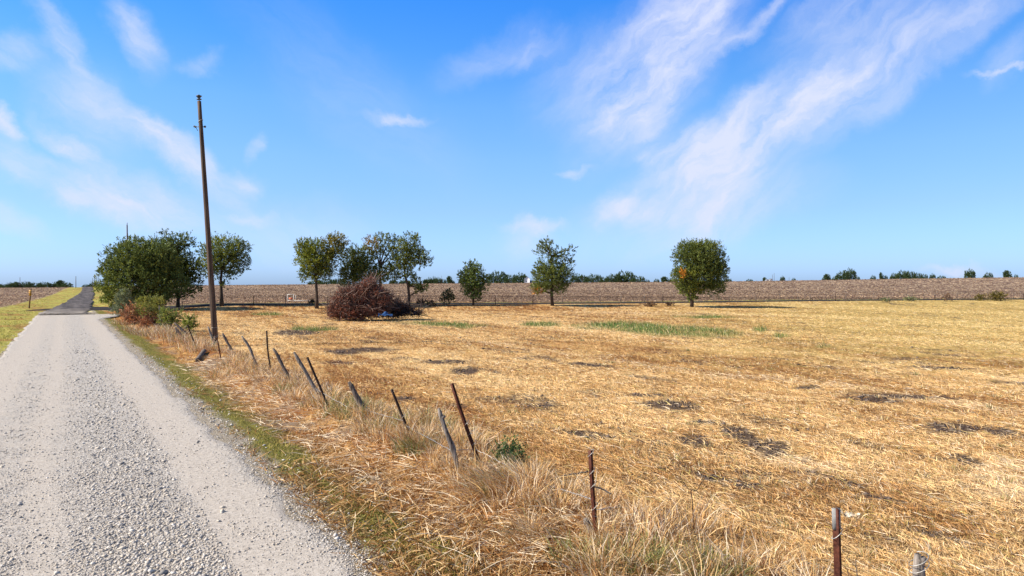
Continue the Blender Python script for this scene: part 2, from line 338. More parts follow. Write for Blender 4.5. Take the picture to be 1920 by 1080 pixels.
# ---------------------------------------------------------------- ground
def build_ground():
    az = np.concatenate([np.linspace(R(-44), R(44), 760), np.linspace(R(44), R(316), 70)[1:-1]])
    rr = np.exp(np.linspace(math.log(.6), math.log(9000), 640)); na = len(az); nr = len(rr)
    A, Rr = np.meshgrid(az, rr)
    X = (np.sin(A)*Rr).ravel(); Y = (np.cos(A)*Rr).ravel()
    Z = hgt(X, Y); col = groundcol(X, Y)
    # clods of the ploughed land
    V = np.stack([X, Y, Z], 1); V = np.vstack([V, [[0, 0, 0]]]); col = np.vstack([col, [.4, .35, .3]])
    i = np.arange(nr-1)[:, None]*na; j = np.arange(na)[None]; j2 = (j+1) % na
    Q = np.stack([i+j2, i+j, i+na+j, i+na+j2], -1).reshape(-1, 4)[:, ::-1]
    T = np.stack([np.arange(na), (np.arange(na)+1) % na, np.full(na, nr*na)], 1)[:, ::-1]
    o = np_mesh('ground', V, [Q[:, ::-1], T], M_ground, col=col, smooth=True); tag(o, kind='structure')
    me = o.data; nz = me.polygons[10].normal.z
    if nz < 0: me.flip_normals()
build_ground()
def strip_mesh(name, left, right, mat, nu=24, lift=.02, jag=0):
    """road sheet between two matching lists of (X, Y)"""
    L = np.array(left); Rt = np.array(right); n = len(L)
    u = np.linspace(0, 1, nu)[None, :, None]
    P = L[:, None]*(1-u)+Rt[:, None]*u
    if jag:
        for i in range(6): P[i, :, 1] += rng.uniform(0, jag, nu)*(1-i/6)+jag*.8*np.linspace(0, 1, nu)*(1-i/6)
    X = P[..., 0].ravel(); Y = P[..., 1].ravel(); D = np.hypot(X, Y)
    edge = np.minimum(np.tile(np.linspace(0, 1, nu), n), 1-np.tile(np.linspace(0, 1, nu), n))
    Z = hgt(X, Y, False)+lift+.0006*np.maximum(0, D-30)
    Z = Z-(edge < 1e-6)*(lift+.05)
    i = np.arange(n-1)[:, None]*nu; j = np.arange(nu-1)[None]
    Q = np.stack([i+j, i+j+1, i+nu+j+1, i+nu+j], -1).reshape(-1, 4)
    s, t = st(X, Y)
    return np_mesh(name, np.stack([X, Y, Z], 1), Q, mat, uv=np.stack([s, t], 1), smooth=True)
def gravel_mat():
    m, nt, o = newmat('crushed_limestone_gravel'); N = nt.nodes.new; L = nt.links.new
    uv = N('ShaderNodeUVMap'); sp = N('ShaderNodeSeparateXYZ'); L(uv.outputs[0], sp.inputs[0])
    def noise(vec, sc, det=6, ro=.6):
        n = N('ShaderNodeTexNoise'); L(vec, n.inputs[0]); n.inputs['Scale'].default_value = sc; n.inputs['Detail'].default_value = det; n.inputs['Roughness'].default_value = ro; return n.outputs['Fac']
    def mr(x, a, b, c, d, sm=True):
        q = N('ShaderNodeMapRange'); q.interpolation_type = 'SMOOTHSTEP' if sm else 'LINEAR'; L(x, q.inputs[0])
        for i, v in enumerate((a, b, c, d)): q.inputs[1+i].default_value = v
        return q.outputs[0]
    def m2(op, a, b):
        n = N('ShaderNodeMath'); n.operation = op
        for i, v in enumerate((a, b)):
            if isinstance(v, (int, float)): n.inputs[i].default_value = v
            else: L(v, n.inputs[i])
        return n.outputs[0]
    st_ = N('ShaderNodeMapping'); L(uv.outputs[0], st_.inputs[0]); st_.inputs['Scale'].default_value = (1, .12, 1)
    wob = m2('MULTIPLY', m2('SUBTRACT', noise(st_.outputs[0], .8), .5), 1.1)
    s = m2('ADD', sp.outputs[0], wob)
    def band(c, w): return mr(m2('ABSOLUTE', m2('SUBTRACT', s, c), 0), w, w*.35, 0, 1)
    tr = m2('MAXIMUM', m2('MAXIMUM', band(-.78, .62), m2('MULTIPLY', band(-2.95, .35), .75)), m2('MULTIPLY', band(-4.3, .6), .9))
    coarse = mr(noise(st_.outputs[0], 3), .35, .65, .6, 1.0)
    v1 = N('ShaderNodeTexVoronoi'); L(uv.outputs[0], v1.inputs[0]); v1.inputs['Scale'].default_value = 34
    v2 = N('ShaderNodeTexVoronoi'); L(uv.outputs[0], v2.inputs[0]); v2.inputs['Scale'].default_value = 75
    bw = N('ShaderNodeSeparateColor'); L(v1.outputs['Color'], bw.inputs[0])
    stone = N('ShaderNodeValToRGB'); L(bw.outputs[0], stone.inputs[0]); e = stone.color_ramp.elements
    e[0].position = 0; e[0].color = (.19, .18, .17, 1); e[1].position = 1; e[1].color = (.76, .72, .66, 1)
    q = e.new(.45); q.color = (.44, .42, .40, 1)
    dust = N('ShaderNodeMix'); dust.data_type = 'RGBA'; L(mr(noise(uv.outputs[0], 14, 8, .75), .3, .7, 0, 1), dust.inputs[0]); dust.inputs[6].default_value = (.45, .40, .345, 1); dust.inputs[7].default_value = (.64, .585, .52, 1)
    fine = N('ShaderNodeMix'); fine.data_type = 'RGBA'
    sep2 = N('ShaderNodeSeparateColor'); L(v2.outputs['Color'], sep2.inputs[0])
    L(mr(sep2.outputs[1], .80, .9, 0, .7), fine.inputs[0]); L(dust.outputs[2], fine.inputs[6]); fine.inputs[7].default_value = (.2, .18, .17, 1)
    patch = mr(noise(uv.outputs[0], 1.6, 5, .6), .40, .62, .35, .95)
    mask = m2('MULTIPLY', m2('SUBTRACT', 1.0, tr), m2('MAXIMUM', patch, band(-1.9, .95)))
    speck = mr(noise(uv.outputs[0], 22, 4, .8), .42, .58, 0, 1)
    mask2 = m2('MULTIPLY', mask, m2('MAXIMUM', speck, m2('MULTIPLY', band(-1.9, .8), .35)))
    mx = N('ShaderNodeMix'); mx.data_type = 'RGBA'; L(mask2, mx.inputs[0]); L(fine.outputs[2], mx.inputs[6]); L(stone.outputs[0], mx.inputs[7])
    b = N('ShaderNodeBsdfPrincipled'); L(mx.outputs[2], b.inputs['Base Color']); b.inputs['Roughness'].default_value = .9; b.inputs['Specular IOR Level'].default_value = .15
    hh = m2('ADD', m2('MULTIPLY', m2('SUBTRACT', .6, v1.outputs['Distance']), mask2), m2('MULTIPLY', noise(uv.outputs[0], 60), .25))
    bp = N('ShaderNodeBump'); bp.inputs['Strength'].default_value = .8; bp.inputs['Distance'].default_value = .03; L(hh, bp.inputs['Height']); L(bp.outputs[0], b.inputs['Normal'])
    L(b.outputs[0], o.inputs[0]); return m
M_gravel = gravel_mat()
def xy(s, t): return (3.15+UC*s-US*t, US*s+UC*t)
def build_roads():
    tt = np.concatenate([np.arange(-14, 30, .12), np.arange(30, 86, .4)])
    lj = (fbm(tt*1.3, tt*0, 91)-.5)*.55+(fbm(tt*4, tt*0, 93)-.5)*.1; rj = (fbm(tt*1.1, tt*0+9, 92)-.5)*.4+(fbm(tt*4, tt*0+5, 94)-.5)*.1
    flare = ss(72, 86, tt)*2.5
    left = [xy(-5.05+l, t) for l, t in zip(lj, tt)]; right = [xy(0+r+f, t) for r, f, t in zip(rj, flare, tt)]
    o = strip_mesh('gravel_road', left, right, M_gravel, 40, .02); tag(o, kind='structure')
    # dark main road, from the junction over the rise
    rows = [(592, 68, 152), (588, 76, 160), (585, 83, 165), (582, 90, 168), (579, 98, 170), (576, 105, 170.4), (573, 112, 170.8), (568, 121, 173.5), (562.5, 130, 175), (557, 139, 176), (552, 147, 176.5), (549.5, 150.5, 176), (547, 152.5, 175.2)]
    L = []; Rr = []
    for y, a, b in rows:
        Yd = FP*CH/(y-HY)
        if Yd > 155: Yd = ground((a+b)/2, y)[1]
        L.append(((a-960)/FP*Yd, Yd)); Rr.append(((b-960)/FP*Yd, Yd))
    for Yd, a, b in ((390, 154.5, 172.3), (430, 155.5, 171.5), (470, 156.5, 171.2), (600, 157.5, 170)): L.append(((a-960)/FP*Yd, Yd)); Rr.append(((b-960)/FP*Yd, Yd))
    Lf = []; Rf = []
    for i in range(len(L)-1):
        for k in range(8):
            f = k/8; a = np.array(L[i])*(1-f)+np.array(L[i+1])*f; b = np.array(Rr[i])*(1-f)+np.array(Rr[i+1])*f
            Lf.append(a+np.array([random.uniform(-.25, .25), 0])); Rf.append(b+np.array([random.uniform(-.35, .35), 0]))
    M_asph = plain_mat('worn_asphalt', (.062, .055, .06), .85, 0, .35, .6, (1, 1, 1), .3, col2=(.12, .105, .1), spec=.05)
    nt = M_asph.node_tree; N = nt.nodes.new; L_ = nt.links.new; b = next(q for q in nt.nodes if q.type == 'BSDF_PRINCIPLED'); src = b.inputs['Base Color'].links[0].from_socket
    tc = N('ShaderNodeTexCoord'); sp = N('ShaderNodeSeparateXYZ'); L_(tc.outputs['Object'], sp.inputs[0])
    uv = N('ShaderNodeUVMap'); mp = N('ShaderNodeMapping'); L_(uv.outputs[0], mp.inputs[0]); mp.inputs['Scale'].default_value = (1.3, .03, 1)
    n1 = N('ShaderNodeTexNoise'); L_(mp.outputs[0], n1.inputs[0]); n1.inputs['Scale'].default_value = 1.0; n1.inputs['Detail'].default_value = 3
    n2_ = N('ShaderNodeTexNoise'); L_(tc.outputs['Object'], n2_.inputs[0]); n2_.inputs['Scale'].default_value = .5; n2_.inputs['Detail'].default_value = 6
    a = N('ShaderNodeMapRange'); L_(sp.outputs[1], a.inputs[0])
    for i, v in enumerate((70, 92, .62, .30)): a.inputs[1+i].default_value = v
    ad = N('ShaderNodeMath'); ad.operation = 'ADD'; L_(a.outputs[0], ad.inputs[0]); L_(n2_.outputs['Fac'], ad.inputs[1])
    q = N('ShaderNodeMapRange'); L_(ad.outputs[0], q.inputs[0])
    for i, v in enumerate((.8, 1.15, 0, .8)): q.inputs[1+i].default_value = v
    ln = N('ShaderNodeMapRange'); L_(n1.outputs['Fac'], ln.inputs[0])
    for i, v in enumerate((.45, .62, 0, .5)): ln.inputs[1+i].default_value = v
    m1 = N('ShaderNodeMix'); m1.data_type = 'RGBA'; L_(ln.outputs[0], m1.inputs[0]); L_(src, m1.inputs[6]); m1.inputs[7].default_value = (.17, .15, .145, 1)
    m2_ = N('ShaderNodeMix'); m2_.data_type = 'RGBA'; L_(q.outputs[0], m2_.inputs[0]); L_(m1.outputs[2], m2_.inputs[6]); m2_.inputs[7].default_value = (.42, .375, .33, 1)
    L_(m2_.outputs[2], b.inputs['Base Color'])
    tag(strip_mesh('asphalt_road', Lf, Rf, M_asph, 40, .05, jag=2.2), kind='structure')
    # side road
    M_as2 = plain_mat('dark_side_road', (.04, .036, .04), .9, 0, .35, .5, (1, 1, 1), .3, col2=(.065, .058, .055), spec=.03)
    near = []; far = []
    for x in np.arange(-59, 250, 2.0):
        c = float(side_y(x)); w = np.interp(x, [-66, -58, -50, -40, -30], [8.5, 7.5, 7, 4.2, 2.6])
        near.append((x, c-w)); far.append((x, c+w))
    tag(strip_mesh('side_road', near, far, M_as2, 8, .035), kind='structure')
build_roads()
# ---------------------------------------------------------------- blades and stones
def blades(P, head, elev, length, width, col, name, mat=None, bend=.3, label=None, faceup=False):
    n = len(P); P = np.asarray(P)
    ch, sh_ = np.cos(head), np.sin(head)
    d0 = np.stack([ch*np.cos(elev), sh_*np.cos(elev), np.sin(elev)], 1)
    e2 = elev-bend*(rng.random(n)+.2); d1 = np.stack([ch*np.cos(e2), sh_*np.cos(e2), np.sin(e2)], 1)
    side = np.stack([-sh_, ch, np.zeros(n)], 1)
    if not faceup:   # spin the blade about its own length a little
        ph = rng.uniform(-1.2, 1.2, n)[:, None]; up = np.cross(d0, side); side = side*np.cos(ph)+up*np.sin(ph)
    L = length[:, None]; Wd = width[:, None]
    a = P; b = P+d0*L*.5; c = b+d1*L*.5
    V = np.stack([a-side*Wd*.5, a+side*Wd*.5, b+side*Wd*.42, b-side*Wd*.42, c], 1).reshape(-1, 3)
    k = np.arange(n)[:, None]*5
    Q = k+np.array([[0, 1, 2, 3]]); T = k+np.array([[3, 2, 4]])
    cc = np.repeat(col, 5, axis=0)
    o = np_mesh(name, V, [Q, T], mat or M_blade, col=cc); tag(o, label, kind='stuff'); return o
def polar(n, d0, d1, a0=-41, a1=41, pw=2.0):
    az = rng.uniform(R(a0), R(a1), n); u = rng.random(n)
    if pw == 2.0: d = 1/(1/d0+(1/d1-1/d0)*u)
    else: d = np.exp(np.log(d0)+np.log(d1/d0)*u)
    # d is the distance ahead of the viewpoint
    return np.tan(az)*d, d
def hay():
    n = 900000; X, Y = polar(n, 4.3, 140); _k = int(n*.2); X[:_k], Y[:_k] = polar(_k, 35, 130)
    z, s, t, nn, n2 = zones(X, Y); A, B = streaks(s, t)
    soil = blobs_mask(X, Y, SOIL, n2); gr = blobs_mask(X, Y, GREEN, n2)
    extra = ss(.66, .74, fbm(s*.9, t*.35, 51))
    keep = (z['field'] > rng.random(n)) & (rng.random(n) > np.maximum(soil*.84, extra*.5)) & (np.abs(Y-side_y(X)) > np.where(X < -40, 8.5, 4))
    X, Y, s, t, nn, n2, A, B, gr = [q[keep] for q in (X, Y, s, t, nn, n2, A, B, gr)]; n = len(X)
    w = rng.random(n); D = Y; sc = 1+D/34
    V3 = fbm(X*1.1+7, Y*.8, 35, 4); c = mixc(RUST, GOLD, ss(.25, .62, .45*B+.25*A+.25*V3+w*.16)); c = mixc(c, STRAW*1.04, ss(.44, .60, .35*A+.2*B+.3*V3+.22*rng.random(n)))
    c = mixc(c, PALE, (rng.random(n) > .9)*.8); c = mixc(c, np.array((.12, .06, .035)), (rng.random(n) > .82)*.85)  # random dark brown thatch blades also stand in for shaded gaps in the straw
    sw = blobs_mask(X, Y, SWATH, n2); rb = blobs_mask(X, Y, RUSTB, n2); c = mixc(c, mixc(STRAW, PALE, rng.random(n)), sw*.65); c = mixc(c, mixc(RUST, GOLD, rng.random(n)), rb*.5)
    px, py = proj(X, Y); yel = ss(1050, 1700, px+500*(nn-.5))*ss(720, 620, py+120*(n2-.5))
    c = mixc(c, np.array((.74, .60, .24)), .6*yel*rng.random(n)); c = mixc(c, np.array((.4, .4, .1)), (rng.random(n) > .93)*.6)
    c = mixc(c, GRN*1.2*(.7+.8*w[:, None]), gr*(rng.random(n) > .25))
    lying = (rng.random(n) > .33*ss(.35, .6, fbm(X*.8, Y*.8, 41))+.12) & (gr < .3)
    head = np.where(rng.random(n) > .45, math.atan2(UC, -US)+rng.normal(0, .5, n), rng.uniform(0, 6.28, n))
    el = np.where(lying, rng.uniform(-.02, .3, n), rng.uniform(.5, 1.45, n))
    Ln = np.where(lying, rng.uniform(.08, .30, n)*(.8+.2*sc), rng.uniform(.04, .12, n)*(.75+.25*sc)*(1+3.2*gr*n2))
    Wd = rng.uniform(.0035, .0085, n)*sc*np.where(lying, 1, 1.1)
    Z = hgt(X, Y)+rng.uniform(0, .02, n)*lying
    blades(np.stack([X, Y, Z], 1), head, el, Ln, Wd, c*(.5+.85*rng.random(n))[:, None], 'hay_stubble', label='mown golden straw and stubble lying over the field')
hay()
def soilclods():
    pass
def roadside():
    # low growth between the lane and the fence
    n = 190000; X, Y = polar(n, 4.3, 95, -41, 25)
    z, s, t, nn, n2 = zones(X, Y); g = ss(1.6, 1.0, s+(n2-.5)*1.4+(nn-.5)*.8)*ss(-.1, .3, s+(n2-.5)*.5); grey = ss(.55, .68, fbm(X*.9, Y*.9, 81))
    keep = (z['roadside'] > .3) & (s > .02+.3*rng.random(n)*n2) & (rng.random(n) > grey*.65)
    X, Y, s, g, n2, grey = [q[keep] for q in (X, Y, s, g, n2, grey)]; n = len(X)
    isg = rng.random(n) < g*(.35+.65*ss(6, 12, Y))*(.25+.7*ss(.36, .56, fbm(X*.7, Y*.7, 87)))+.04; w = rng.random(n); sc = 1+Y/22
    c = mixc(RUST*.9, GOLD*.95, w); c = mixc(c, STRAW*1.0, (rng.random(n) > .78)*.9); c = mixc(c, PALE, (rng.random(n) > .92)*.85)
    cg = mixc(YG*np.array((1.05, .95, 1)), GRN*1.3, rng.random(n)**2.6*ss(.3, .6, n2)); cg = mixc(cg, STRAW*.7, (rng.random(n) > .75)*.7); c = np.where(isg[:, None], cg, c)
    el = np.where(isg, rng.uniform(.4, 1.5, n), rng.uniform(0, .7, n)**1.0)
    Ln = np.where(isg, rng.uniform(.03, .08, n)*(.8+.2*sc), rng.uniform(.08, .32, n)); Wd = rng.uniform(.005, .011, n)*sc
    blades(np.stack([X, Y, hgt(X, Y)], 1), rng.uniform(0, 6.28, n), el, Ln, Wd, c*(.5+.6*rng.random(n))[:, None], 'roadside_grass', label='low green and rust brown growth between the gravel lane and the leaning posts')
roadside()
def tall():
    # tall blond bunch grass along the fence
    P = []; Hd = []; El = []; Ln = []; Wd = []; Cc = []
    def tuft(X, Y, nb, H, spread, base, lean=None, greeny=0.0):
        r = rng.random(nb)**.7*spread; a = rng.uniform(0, 6.28, nb)
        x = X+np.cos(a)*r; y = Y+np.sin(a)*r
        P.append(np.stack([x, y, hgt(x, y)-.01], 1))
        hd = a+rng.normal(0, .6, nb) if lean is None else lean+rng.normal(0, .45, nb)
        Hd.append(hd); El.append(rng.uniform(.75, 1.5, nb) if lean is None else rng.uniform(.35, 1.2, nb))
        Ln.append(H*rng.uniform(.45, 1.1, nb)); Wd.append(rng.uniform(.004, .009, nb)*(1+Y/20))
        c = mixc(base, STRAW*.9, rng.random(nb)); c = mixc(c, PALE*np.array((.92, .88, .88)), (rng.random(nb) > .62)*.85); c = mixc(c, RUST, (rng.random(nb) > .8)*.8); c = mixc(c, np.array((.2, .24, .07)), (rng.random(nb) < greeny)*.85)
        Cc.append(np.minimum(c*rng.uniform(.65, 1.3, nb)[:, None], .95))
    t = 1.0
    while t < 78:
        k = 1 if t < 30 else 1
        for _ in range(k):
            s = 2.95+rng.normal(0, .42); X, Y = xy(s, t+rng.uniform(-.2, .2))
            gn = float(vn(np.array([t*.35]), np.array([3.3]), 7)[0])
            if Y > 3.2 and rng.random() > .12:
                tuft(X, Y, int(rng.uniform(60, 150) if Y < 14 else rng.uniform(30, 70)), rng.uniform(.22, .62)*(1.0 if Y < 30 else .85), rng.uniform(.08, .28), GOLD*.9, None if rng.random() > .3 else rng.uniform(0, 6.28), .55*ss(.5, .75, gn))
        t += rng.uniform(.045, .11) if t < 24 else rng.uniform(.1, .3)
    # the pale thick stands between the nearest posts
    for px, py, n, H, ln in ((925, 925, 700, .62, R(200)), (960, 905, 500, .5, R(150)), (870, 850, 500, .62, None), (800, 800, 500, .6, None), (830, 850, 400, .5, None), (700, 790, 350, .5, None), (615, 765, 300, .5, None), (1010, 1000, 400, .4, R(190)), (1040, 960, 300, .35, None), (1140, 1060, 400, .4, None), (1230, 1075, 400, .38, None), (480, 700, 200, .5, None), (440, 690, 250, .5, None), (415, 700, 300, .45, None), (560, 725, 200, .5, None)):
        X, Y, _ = ground(px, py); tuft(X, Y, n, H, .3*(1+Y/25), GOLD, ln, .12)
    for px, py in ((245, 618), (258, 622), (270, 625), (285, 628), (300, 630), (312, 632), (330, 640), (345, 645), (360, 655), (378, 660), (232, 606), (292, 622), (322, 628)):
        X, Y, _ = ground(px+random.uniform(-4, 4), py); tuft(X, Y, 130, .75, .7, np.array((.45, .26, .15)), None, .1)
    for px, py, n, H in ((1180, 1060, 500, .3), (1290, 1078, 600, .3), (1085, 1040, 300, .25), (735, 815, 300, .4), (780, 850, 400, .4), (820, 810, 300, .4), (535, 735, 200, .35), (690, 810, 200, .2), (1340, 1100, 400, .3)):
        X, Y, _ = ground(px, py); tuft(X, Y, n, H, .35, YG, None, .85)
    # scattered standing tufts in the field
    for _ in range(420):
        X, Y = polar(1, 6, 45, -5, 40); X, Y = float(X[0]), float(Y[0]); s, t2 = st(X, Y)
        if s > 4.2 and rng.random() < .25+.75*ss(2, 14, X): tuft(X, Y, int(rng.uniform(15, 60)), rng.uniform(.08, .2), rng.uniform(.05, .16), STRAW*.95, None, .12 if rng.random() > .3 else .6)
    blades(np.concatenate(P), np.concatenate(Hd), np.concatenate(El), np.concatenate(Ln), np.concatenate(Wd), np.concatenate(Cc), 'tall_dry_grass', bend=.7, label='tall blond bunch grass standing along the leaning posts and in the mown field')
    # flattened pale stalks
    n = 9000; s = np.abs(rng.normal(2.1, .75, n)); t = rng.uniform(0, 1, n)**1.6*30+2; X = 3.15+UC*s-US*t; Y = US*s+UC*t; ok = (Y > 4) & (s > .9); X, Y = X[ok], Y[ok]; n = len(X)
    c = mixc(PALE*.95, GOLD, rng.random(n)**2)
    blades(np.stack([X, Y, hgt(X, Y)+rng.uniform(.01, .07, n)], 1), rng.uniform(0, 6.28, n), rng.uniform(-.1, .25, n), rng.uniform(.15, .55, n), rng.uniform(.004, .008, n)*(1+Y/18), c, 'fallen_stalks', bend=.2, label='pale flattened stalks lying over the roadside ditch')
tall()
def verges():
    n = 150000; X, Y = polar(n, 20, 420, -41, 41)
    z, s, t, nn, n2 = zones(X, Y)
    keep = (z['verge'] > .5) & ~((s > road_c(Y)-3.2) & (s < road_c(Y)+3.4) & (Y > 60)) & (np.abs(Y-side_y(X)) > np.where((s > -2) & (X < -38), 9, 4)) & ~((s > -5.3) & (s < 0))
    X, Y, nn, n2 = X[keep], Y[keep], nn[keep], n2[keep]; n = len(X); sc = 1+Y/18
    c = mixc(YG*1.05, np.array((.5, .30, .1)), ss(.52, .68, nn)*.8); c = mixc(c, GRN*1.4, ss(.6, .75, n2)*.5+(rng.random(n) > .85)*.4); c = mixc(c, STRAW*.9, (rng.random(n) > .75)*.6)
    blades(np.stack([X, Y, hgt(X, Y)], 1), rng.uniform(0, 6.28, n), rng.uniform(.3, 1.5, n), rng.uniform(.05, .13, n)*(.7+.3*sc*.6), rng.uniform(.006, .012, n)*sc, c*rng.uniform(.75, 1.2, n)[:, None], 'verge_grass', label='yellow green mown grass on the verges of the roads')
verges()
def plough():
    # clods and broken stubble on the ploughed land
    n = 420000; X, Y = polar(n, 60, 470, -42, 42)
    z, s, t, nn, n2 = zones(X, Y); keep = z['plough'] > rng.random(n)*.6+.4
    X, Y, s, t, n2 = [q[keep] for q in (X, Y, s, t, n2)]; n = len(X)
    rows = fbm(Y*.12+.02*X, X*.008, 71, 4); w = rng.random(n)
    dark = w < .50-.9*(rows-.5)
    c = np.where(dark[:, None], mixc(np.array((.12, .075, .06)), np.array((.24, .155, .115)), rng.random(n)), mixc(np.array((.36, .235, .15)), np.array((.66, .48, .30)), rng.random(n)**1.8))
    c = c*(.78+.5*ss(.35, .65, fbm(Y*.05+.01*X, X*.004, 77, 3)))[:, None]
    sc = .35+Y/260
    blades(np.stack([X, Y, hgt(X, Y)-.01], 1), np.where(rng.random(n) > .5, 0, 3.14)+rng.normal(0, .5, n), rng.uniform(.05, .7, n), rng.uniform(.15, .5, n)*sc, rng.uniform(.05, .15, n)*sc, c, 'ploughed_stubble', bend=.5, label='pale broken stubble and dark clods on the ploughed field')
plough()
def stones(name, X, Y, size, col, label, zoff=.02):
    n = len(X); base = np.array([(1, 0, 0), (0, 1, 0), (-1, 0, 0), (0, -1, 0), (.1, .1, 1), (0, 0, -1)], float)
    V = base[None]*(rng.uniform(.6, 1.15, (n, 6, 1)))*size[:, None, None]*.5*np.array([1, 1, .62])*rng.uniform(.7, 1.3, (n, 1, 3))
    a = rng.uniform(0, 6.28, n); ca, sa = np.cos(a)[:, None], np.sin(a)[:, None]
    x = V[..., 0]*ca-V[..., 1]*sa; y = V[..., 0]*sa+V[..., 1]*ca
    s, t = st(X, Y); on = (s < .1) & (s > -5.2)
    Z = np.where(on, zoff, hgt(X, Y))+size*.12
    V = np.stack([x+X[:, None], y+Y[:, None], V[..., 2]+Z[:, None]], -1).reshape(-1, 3)
    F = np.array([(0, 1, 4), (1, 2, 4), (2, 3, 4), (3, 0, 4), (1, 0, 5), (2, 1, 5), (3, 2, 5), (0, 3, 5)])
    T = (np.arange(n)[:, None, None]*6+F[None]).reshape(-1, 3)
    tag(np_mesh(name, V, T, M_stone, col=np.repeat(col, 6, axis=0)), label, kind='stuff')
def gravel():
    n = 210000; az = rng.uniform(R(-41), R(0), n); u = rng.random(n); Y = 1/(1/4.6+(1/60-1/4.6)*u); X = np.tan(az)*Y
    s, t = st(X, Y); wob = (fbm(t*.25, s*0+1, 61)-.5)*.7; q = s+wob
    dens = .55*np.exp(-((q+1.9)/.75)**2)+.42+.4*ss(.42, .6, fbm(X*1.3, Y*1.3, 63))
    dens = np.where(np.abs(q+.75) < .5, .09+.25*ss(.5, .65, fbm(X*2, Y*2, 64)), dens); dens = np.where(np.abs(q+4.3) < .45, .12, dens); dens = np.where(np.abs(q+2.95) < .2, dens*.4, dens)
    dens = dens+.5*np.exp(-((s+.08)/.16)**2)+.25*np.exp(-((s+5.0)/.2)**2)
    keep = (rng.random(n) < dens) & (s < .25) & (s > -5.3); X, Y, q, s = X[keep], Y[keep], q[keep], s[keep]; n = len(X)
    big = np.exp(-((q+1.9)/.6)**4); sz = rng.gamma(3.0, .0050, n)*(1+.4*big)*(.9+Y/28); sz = np.clip(sz, .006, .12)
    w = rng.random(n); c = mixc(np.array((.26, .245, .235)), np.array((.76, .71, .65)), w); c = mixc(c, np.array((.62, .54, .44)), (rng.random(n) > .6)*.7)
    stones('loose_gravel', X, Y, sz, c, 'loose crushed limestone lying on the gravel lane')
    n = 1500; s = np.abs(rng.normal(.15, .3, n)); t = rng.uniform(0, 1, n)**1.5*34+2; X = 3.15+UC*s-US*t; Y = US*s+UC*t
    stones('verge_stones', X, Y, rng.gamma(3, .008, n)*(1+Y/40), np.tile((.66, .62, .57), (n, 1)), 'pale stones kicked off the lane into the green verge')
gravel()
def clods():
    n = 240000; X, Y = polar(n, 4.5, 60, -20, 40); z, s, t, nn, n2 = zones(X, Y)
    m = np.maximum(blobs_mask(X, Y, SOIL, n2), .5*ss(.66, .74, fbm(s*.9, t*.35, 51)))*z['field']; k = rng.random(n) < m*.5; X, Y = X[k], Y[k]; n = len(X)
    c = mixc(np.array((.06, .045, .04)), np.array((.24, .18, .14)), rng.random(n))
    stones('soil_clods', X, Y, rng.gamma(3, .010, n)*(1+Y/30), c, 'dark crumbly clods in the bare patches of the mown field')
clods()
# ---------------------------------------------------------------- trees
def leafcloud(clusters, size, ncol, per=13):
    """clusters: array of x,y,z,dx,dy,dz,len,r,g,b ; returns V,Q,col"""
    Cn = np.asarray(clusters); m = len(Cn); n = m*per; K = np.repeat(Cn, per, axis=0)
    f = rng.random(n)[:, None]
    P = K[:, :3]+K[:, 3:6]*K[:, 6:7]*f+rng.normal(0, .13, (n, 3))*K[:, 6:7]*.7
    d = K[:, 3:6]+rng.normal(0, .5, (n, 3)); d /= np.linalg.norm(d, axis=1)[:, None]
    a = rng.normal(0, 1, (n, 3)); sd = np.cross(d, a); sd /= np.linalg.norm(sd, axis=1)[:, None]+1e-9
    L = (size*rng.uniform(.6, 1.35, n))[:, None]; Wd = L*.42
    V = np.stack([P, P+d*L*.5+sd*Wd*.5, P+d*L, P+d*L*.5-sd*Wd*.5], 1).reshape(-1, 3)
    Q = np.arange(n)[:, None]*4+np.array([[0, 1, 2, 3]])
    c = K[:, 7:10]*rng.uniform(.65, 1.4, n)[:, None]
    return V, Q, np.repeat(c, 4, axis=0)
LEAF = np.array((.145, .185, .050))
